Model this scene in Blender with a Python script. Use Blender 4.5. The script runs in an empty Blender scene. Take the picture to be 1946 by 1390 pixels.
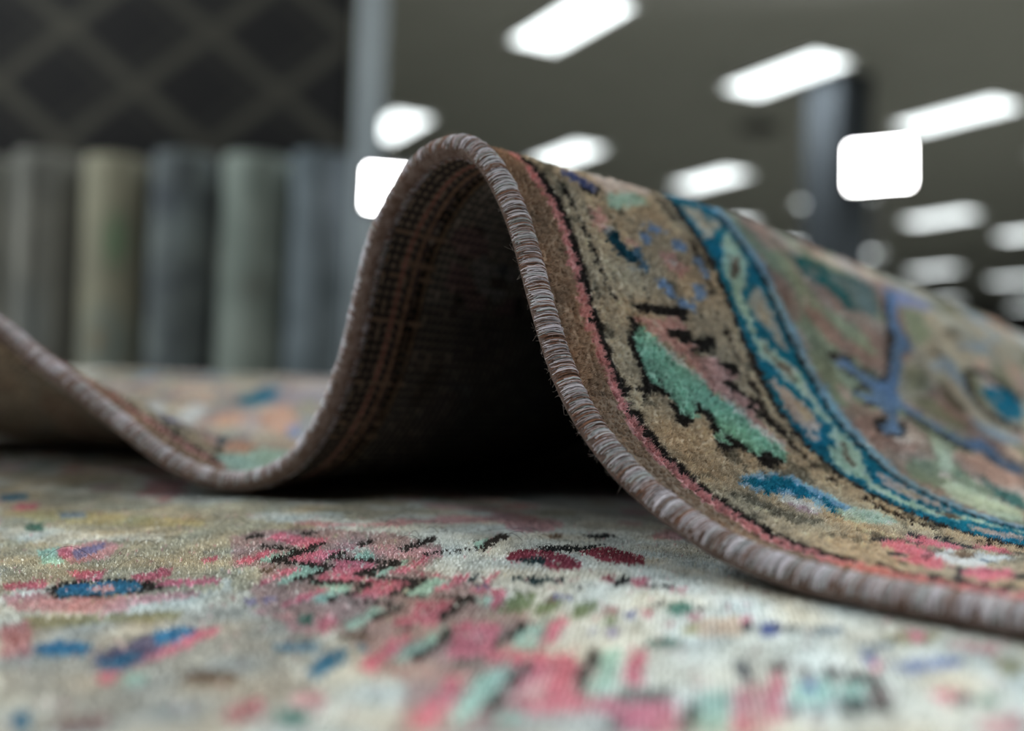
import bpy, math, random
import numpy as np
rng=np.random.default_rng(7); random.seed(7)
SC=bpy.context.scene; COL=SC.collection
EDGE_XYZ=[(-0.7800,0.5700,0.1600),(-0.5500,0.5800,0.1500),(-0.4000,0.5800,0.1250),(-0.2930,0.5680,0.0862),(-0.2624,0.5499,0.0679),(-0.2346,0.5346,0.0536),(-0.2125,0.5306,0.0387),(-0.1964,0.5280,0.0277),(-0.1806,0.5256,0.0171),(-0.1645,0.5223,0.0103),(-0.1492,0.5195,0.0062),(-0.1341,0.5171,0.0070),(-0.1180,0.5079,0.0133),(-0.1056,0.5011,0.0200),(-0.0962,0.4962,0.0338),(-0.0890,0.4902,0.0447),(-0.0829,0.4851,0.0605),(-0.0777,0.4809,0.0759),(-0.0735,0.4775,0.0962),(-0.0692,0.4732,0.1174),(-0.0648,0.4688,0.1332),(-0.0588,0.4628,0.1436),(-0.0486,0.4526,0.1591),(-0.0372,0.4412,0.1664),(-0.0249,0.4289,0.1670),(-0.0153,0.4193,0.1605),(-0.0069,0.4109,0.1461),(0.0003,0.4037,0.1298),(0.0051,0.3989,0.1144),(0.0091,0.3949,0.0993),(0.0132,0.3908,0.0866),(0.0177,0.3863,0.0722),(0.0240,0.3800,0.0582),(0.0309,0.3731,0.0468),(0.0393,0.3647,0.0359),(0.0489,0.3551,0.0267),(0.0595,0.3445,0.0192),(0.0681,0.3359,0.0136),(0.0761,0.3279,0.0100),(0.0897,0.3143,0.0067),(0.1022,0.3018,0.0052),(0.1137,0.2903,0.0052),(0.1243,0.2797,0.0052),(0.1385,0.2655,0.0052),(0.1900,0.2140,0.0052),(0.2700,0.1340,0.0052),(0.3600,0.0440,0.0052)]
RID1_SZ=[(-0.3304,0.1645),(-0.3198,0.1630),(-0.3073,0.1484),(-0.2961,0.1350),(-0.2875,0.1220),(-0.2773,0.1026),(-0.2736,0.0940),(-0.2645,0.0768),(-0.2563,0.0641),(-0.2458,0.0491),(-0.2331,0.0385),(-0.2244,0.0306),(-0.2109,0.0225),(-0.1876,0.0136),(-0.1660,0.0083),(-0.1375,0.0045)]
RID2_SZ=[(-0.3296,0.1655),(-0.3230,0.1642),(-0.3125,0.1510),(-0.2985,0.1349),(-0.2833,0.1088),(-0.2770,0.0993),(-0.2633,0.0729),(-0.2483,0.0544),(-0.2322,0.0396),(-0.2135,0.0229),(-0.1998,0.0165),(-0.1821,0.0104),(-0.1546,0.0047)]
FOLD_PATTERN='''indigo 111,485 128,562 177,661 224,670 256,616 218,550 182,467
black 241,532 278,561 264,659 207,699 253,628 240,570
palepink 35,748 35,885 58,1230 162,1144 192,868 252,707 182,715
mintgrey 263,699 170,951 200,1075 256,1005 313,792 358,699 343,651
rose 388,506 371,593 451,581 507,511 453,486
cream 465,544 478,603 505,568 489,530
inkteal 483,525 502,589 486,646 538,635 572,704 641,717 659,612 620,603 586,545 539,531
steel 573,693 557,761 643,764 690,780 688,723 649,703
grey 659,612 661,726 688,723 692,626
blue 717,787 715,877 790,900 807,872 789,831
blue 805,893 806,973 835,1061 867,1004 859,917
blue 705,1057 712,1139 747,1162 813,1073 778,1060
blue 551,1152 559,1214 665,1233 692,1194 650,1164
blue 453,1046 468,1112 508,1172 538,1128 525,1049
blue 397,885 392,1006 421,1038 450,962 431,882
blue 466,817 466,868 519,874 534,825 509,790
rose 563,889 570,1010 621,1084 690,992 655,907
cream 594,931 593,1006 624,998 623,935
rose 499,658 513,757 557,712 535,656
black 258,360 352,379 327,420 228,407
black 351,379 433,384 414,422 329,420
black 432,384 531,384 517,420 415,422
black 531,384 637,397 623,431 516,420
black 636,397 707,404 695,437 624,431
brownblack 705,408 768,419 760,442 697,432
brownblack 770,419 862,462 852,485 759,442
black 850,568 857,666 847,843 862,970 927,933 905,835 888,700 903,600
black 987,490 1047,453 1145,459 1219,462 1282,388 1323,404 1301,509 1321,575 1401,553 1445,499 1469,579 1417,678 1402,745 1503,716 1520,729 1582,639 1623,644 1620,750 1615,814 1701,816 1755,811 1734,926 1713,1036 1487,1048 1050,670 956,577 926,526
rose 924,554 905,865 943,915 980,877 951,775 993,755 1025,806 1026,942 1058,1025 1074,976 1078,865 1098,873 1109,1017 1159,1057 1195,1127 1233,1079 1300,1102 1345,1171 1376,1167 1391,1081 1438,1093 1516,1124 1622,1144 1655,1105 1566,1069 1462,1051 1360,1014 1300,940 1263,878 1198,863 1128,818 1068,755 1017,668 960,621
mint 985,517 975,586 1018,649 1076,713 1143,791 1220,858 1300,862 1344,946 1390,1020 1479,1056 1558,1078 1663,1095 1713,1036 1667,1005 1622,965 1660,862 1609,860 1549,845 1522,793 1465,789 1395,770 1351,757 1329,717 1387,720 1431,638 1394,595 1336,592 1286,591 1216,581 1258,536 1245,509 1191,496 1124,496 1058,502
mint 1519,710 1530,776 1587,748 1576,701
creammint 1019,620 1069,717 1149,806 1219,888 1234,849 1150,758 1071,660
creammint 1300,920 1390,1030 1506,1092 1630,1134 1663,1095 1539,1046 1413,991
black 965,768 958,908 1006,933 999,1079 1050,1061 1067,980 1034,918 1025,806 1000,751
black 1056,876 1066,1021 1089,1018 1091,877
black 1115,1054 1142,1173 1209,1169 1210,1116 1159,1057 1137,1030
black 1211,1002 1233,1079 1285,1114 1346,1214 1361,1158 1307,1086 1255,1012
black 1368,1090 1423,1212 1528,1253 1597,1173 1517,1166 1406,1120
greyolive 1844,503 1927,526 2017,568 2095,647 2151,722 2124,533 2043,475 1954,445
sky 1772,602 1772,761 1783,926 1885,987 1982,1017 2081,1010 2124,912 2114,854 2040,826 1960,828 1920,695 1885,583 1814,562
teal 1799,581 1804,723 1792,879 1866,913 1944,925 2014,941 2083,930 2111,835 2032,864 1965,869 1955,786 1908,830 1890,771 1918,675 1888,613 1829,600
creammint 1919,685 1939,761 1996,798 2076,793 2065,717 2008,686 1954,660
lilac 1979,658 2015,744 2066,726 2053,640
palesage 2063,888 2097,1115 2235,1134 2230,944 2160,853
cream 2516,774 2522,907 2600,881 2680,1000 2733,985 2699,796 2751,669 2717,607 2645,605
brown 2568,797 2568,916 2615,921 2651,808 2625,748
steel 2648,843 2687,849 2736,828 2731,779 2677,789
pink 2384,688 2371,761 2401,822 2465,783 2498,799 2544,735 2578,670 2611,639 2664,575 2690,488 2677,433 2613,469 2570,475 2524,470 2527,579 2492,631 2444,645 2417,638
pink 2356,916 2364,989 2396,1015 2452,986 2490,1018 2544,971 2542,923 2512,878 2472,883 2455,832 2402,868
pink 2551,1033 2550,1115 2583,1174 2637,1156 2686,1100 2662,1044 2606,1022
pink 2747,462 2742,582 2776,679 2822,657 2880,593 2905,456 2861,385 2807,383
slate 2331,660 2325,758 2344,827 2373,770 2353,659
slate 2334,917 2324,1009 2347,1054 2361,935 2349,888
slate 2364,859 2402,868 2442,873 2449,815 2408,806
slate 2374,1068 2411,1113 2489,1058 2554,1041 2549,984 2496,995 2425,1028
slate 2466,866 2495,870 2514,806 2491,820
slate 2452,595 2465,631 2513,615 2527,544 2496,535
slate 2524,680 2548,706 2570,651 2558,622
slate 2697,534 2734,602 2747,462 2754,412
slate 2759,420 2827,332 2838,269 2775,359
slate 2701,324 2725,363 2761,255 2733,264
slate 2882,535 2880,659 2929,523 2918,449
palegrey 171,1330 144,1514 178,1625 214,1697 248,1700 318,1560 399,1432 422,1378 392,1372 320,1380 259,1386 204,1363
tan 251,1502 254,1542 329,1454 311,1445
teal 184,1601 212,1600 251,1553 233,1545
mintgrey 337,1621 288,1706 331,1727 400,1694 450,1699 509,1699 573,1633 604,1589 689,1531 694,1493 737,1446 788,1452 847,1470 894,1457 898,1398 835,1389 760,1374 684,1408 638,1400 597,1390 494,1472 407,1543
taupe 480,1544 504,1602 553,1586 649,1475 642,1446 563,1465 519,1493
palegrey 659,1653 665,1714 722,1706 788,1709 871,1689 887,1527 845,1497 791,1517 757,1499 715,1573
tan 759,1602 774,1655 828,1649 878,1620 886,1545 835,1546
mintgrey 756,1370 746,1457 803,1459 863,1469 926,1438 975,1455 987,1505 1026,1528 1041,1593 1073,1587 1111,1637 1155,1700 1205,1700 1250,1692 1299,1706 1344,1696 1406,1692 1473,1715 1472,1646 1418,1619 1390,1613 1356,1656 1313,1630 1285,1639 1271,1601 1234,1566 1199,1513 1168,1497 1142,1493 1118,1446 1100,1411 1065,1387 1034,1408 1005,1396 969,1404 925,1383 884,1400 830,1393
taupe 1019,1483 1053,1508 1087,1534 1115,1581 1138,1633 1187,1645 1215,1628 1212,1587 1174,1576 1150,1537 1119,1519 1091,1473 1056,1465
palegrey 739,1512 711,1706 741,1730 793,1715 848,1708 915,1712 963,1704 1010,1715 1028,1692 1021,1653 982,1619 939,1579 906,1550 873,1521 855,1499 820,1498
tan 767,1589 780,1651 830,1639 883,1627 896,1600 858,1574 829,1551
pinkgrey 1225,1379 1229,1431 1259,1461 1290,1499 1332,1518 1347,1570 1396,1556 1448,1579 1472,1587 1470,1380 1408,1392 1350,1390 1298,1389 1256,1393
tan 1359,1484 1375,1527 1419,1567 1472,1521 1471,1457 1419,1461 1381,1456
pinkgrey 1283,1404 1280,1519 1329,1508 1338,1574 1387,1568 1414,1600 1474,1588 1529,1507 1528,1459 1589,1431 1588,1401 1557,1377 1502,1410 1442,1386 1382,1387
tan 1334,1486 1350,1521 1387,1551 1432,1565 1473,1506 1443,1488 1398,1467
mintgrey 1278,1597 1273,1699 1328,1725 1378,1725 1449,1719 1506,1730 1538,1697 1588,1699 1625,1717 1680,1702 1740,1626 1812,1564 1839,1530 1905,1498 1964,1490 2008,1494 2089,1510 2146,1518 2178,1451 2120,1448 2057,1443 1995,1433 1943,1441 1887,1452 1841,1409 1804,1383 1744,1388 1700,1390 1673,1449 1643,1448 1639,1510 1592,1565 1543,1580 1531,1637 1474,1681 1456,1642 1426,1631 1386,1611 1380,1644 1346,1670 1309,1637
taupe 1593,1614 1606,1631 1654,1608 1701,1594 1751,1551 1775,1507 1742,1488 1699,1505 1652,1551
pinkgrey 1807,1676 1802,1739 1829,1760 1866,1794 1948,1760 2013,1803 2073,1674 2066,1558 2012,1557 1976,1555 1940,1533 1891,1548 1886,1620 1849,1654
tan 1864,1666 1904,1690 1974,1710 2008,1677 1988,1623 1936,1632
pinkgrey 1827,1634 1801,1729 1829,1759 1897,1777 2009,1712 2057,1748 2104,1743 2162,1722 2178,1656 2135,1633 2097,1621 2067,1589 2014,1598 1993,1539 1940,1532 1891,1555 1878,1640
tan 1903,1671 1962,1654 2035,1676 2042,1624 1995,1589 1944,1624
mintgrey 1865,1469 1927,1451 1978,1445 2023,1471 2076,1471 2129,1461 2126,1521 2178,1541 2206,1611 2264,1620 2250,1715 2255,1773 2322,1725 2374,1746 2419,1785 2497,1714 2517,1653 2458,1674 2397,1633 2354,1594 2308,1608 2294,1500 2248,1495 2220,1450 2168,1454 2142,1410 2096,1406 2044,1406 1999,1389 1907,1401
taupe 2169,1506 2210,1600 2282,1626 2281,1530 2224,1477
pinkgrey 2356,1463 2363,1502 2413,1494 2446,1524 2527,1623 2581,1466 2520,1405 2448,1405 2397,1420
tealgreen 256,2397 244,2527 275,2767 295,2975 279,3242 341,3413 574,3167 629,2998 632,2819 621,2694 535,2633 482,2577 465,2433 432,2344 351,2384
greyteal 332,2766 325,3057 367,3376 607,3130 625,2943 565,2829 469,2814 404,2720
greyteal 346,2464 332,2610 384,2678 428,2516 404,2438
sage 361,1972 288,2280 362,2341 488,2226 553,2268 585,2363 633,2299 620,2169 531,2067 472,1943
sage 645,2371 707,2525 750,2701 808,2752 901,2744 940,2820 955,2693 865,2559 801,2412 735,2351
creamgrey 669,2560 659,2657 705,2613 712,2530
palepink 35,3392 137,3704 272,3445 236,3172 216,2838 183,2695
brownpink 700,2119 703,2318 797,2395 878,2462 908,2594 992,2737 1082,2686 1058,2566 990,2446 950,2254 859,2173 788,2100
periwinkle 238,3619 204,4100 276,4371 354,4334 421,3919 447,3570 270,3823
greybeige 436,3626 428,3965 329,4539 284,5037 394,6068 711,5454 826,4480 967,3691 1249,2965 1272,2683 984,3027 856,3364
sage 436,3668 436,4013 569,3860 616,3945 756,3598 791,3446 657,3475
bluegrey 911,3525 814,3827 887,3931 957,3787 974,3494
bluegrey 670,4203 561,4979 633,4955 730,4227
bluegrey 447,5047 391,5423 458,5439 521,5135
umber 565,4177 506,4400 550,4483 627,4231
umber 800,3649 773,3797 816,3810 851,3638
peach 818,4285 733,4711 803,4682 855,4356
peach 740,5068 782,5326 875,5161 856,4942
olive 997,3062 959,3301 1029,3380 1129,3243 1182,2914
olive 1229,2853 1196,3233 1327,3216 1427,3370 1486,3153 1398,3059 1320,2913
umber 1032,3481 1082,3532 1222,3637 1338,3506 1304,3442 1220,3375 1112,3430
bluegrey 1337,3521 1378,3655 1438,3823 1517,4006 1591,3851 1550,3534 1474,3415
peach 1584,3510 1662,3705 1753,3517 1697,3445
pinkbeige 1650,2739 1680,3036 1793,3131 1880,3259 1981,3026 1960,2566 1757,2667
palesage 1555,2621 1578,2760 1650,2751 1793,2530 1829,2366 1691,2487
palesage 1931,2128 1911,2348 2050,2374 2116,2384 2259,2353 2396,1999 2274,1959 2105,1945 2010,2010
seagreen 1838,2673 1874,2741 1972,2684 2040,2724 2099,2742 2239,2405 2162,2395 2098,2436 1979,2613 1911,2647
seagreen 1806,2520 1829,2600 1852,2516 1836,2460
umberblack 929,4004 916,4343 872,4416 887,4069
umberblack 915,4329 1035,4651 994,4757 874,4431
umberblack 1035,4651 1097,4793 1053,4908 994,4756
umberblack 925,3991 1085,3865 1066,3966 905,4096
umberblack 1092,3862 1268,3808 1235,3929 1059,3969
umberblack 1273,3809 1383,3905 1336,4037 1230,3928
umberblack 1385,3908 1465,4100 1411,4244 1333,4033
teal 1043,4120 1006,4451 1024,4690 1155,4720 1314,4419 1326,4091 1219,4100 1127,4112
greyteal 1086,4309 1089,4464 1140,4356 1130,4277
greyteal 1219,4313 1237,4423 1264,4262
umberblack 253,3665 279,3711 669,3217 737,3228 785,3184 850,3046 967,2902 1116,2713 1134,2596 1078,2715 941,2863 792,3041 712,3113 552,3251
umberblack 1134,2583 1126,2723 1090,2763 1098,2622
umberblack 990,2114 982,2372 1052,2468 1102,2679 1137,2644 1047,2409 1010,2327 1036,2145
umberblack 1092,2198 1093,2348 1128,2420 1212,2416 1239,2183 1194,2334 1147,2361 1107,2215
umberblack 1312,2196 1309,2401 1344,2358 1330,2205
umberblack 1452,2163 1383,2394 1457,2314 1553,2097 1545,2314 1427,2469 1429,2539 1572,2336 1574,2068 1521,2075
umberblack 1344,2633 1390,2723 1467,2784 1553,2848 1622,2961 1654,3048 1653,2906 1573,2791 1497,2715 1420,2658
umberblack 1690,3090 1712,3186 1761,3154 1758,3074
stem 281,3624 270,3823 447,3570 581,3419 672,3380 770,3394 856,3364 863,3254 896,3143 984,3027 1058,2919 1168,2792 1273,2671 1284,2538 1122,2718 967,2909 850,3046 786,3177 738,3221 670,3209 475,3412
stem 948,2944 929,3107 1038,2974 1135,2829 1249,2703 1305,2751 1369,2821 1416,2888 1496,2944 1559,3048 1541,3329 1612,3350 1722,3292 1795,3434 1870,3281 1819,3207 1754,3131 1701,3157 1658,3041 1607,2988 1537,2875 1451,2811 1374,2746 1338,2662 1344,2578 1445,2430 1532,2341 1547,2142 1487,2150 1474,2276 1384,2400 1361,2348 1299,2404 1299,2253 1250,2311 1233,2433 1172,2399 1076,2489 1128,2581 1118,2733 1033,2838
stem 1041,2151 1010,2327 1053,2404 1112,2520 1159,2621 1248,2517 1229,2437 1168,2402 1106,2337 1072,2225
stem 1253,2167 1238,2345 1270,2490 1320,2427 1300,2270
mintgrey -2823,353 -3198,1716 -2566,596 -2397,161 -2578,175
orange -3882,2917 -3803,3192 -3636,2808 -3500,2192 -3707,2425
orange -4071,2693 -3924,2822 -3832,2435 -3900,2269
orange -3019,677 -3559,1937 -2841,584 -2853,442
teal -4212,3384 -4153,3878 -4041,4010 -3929,3388 -3998,3023
inkteal -3730,1658 -3155,803 -3653,1760 -2870,379
cream -4804,2961 -4702,3073 -4405,2382 -3204,239
cream -4451,2738 -4427,3064 -4250,2870 -4088,2332 -3392,724
umberblack -4837,2870 -4844,3119 -4682,2599
peach -4925,3756 -4634,3945 -4445,3410 -4755,3414
mauve -3261,623 -3724,2417 -3670,1949 -3925,1959
periwinkle -3566,2424 -3540,2571 -3389,2112 -3483,2201
olive -3789,3282 -3733,3575 -3648,3105
peach -3267,72 -4897,2935 -4559,2340 -4635,2319'''
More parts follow.
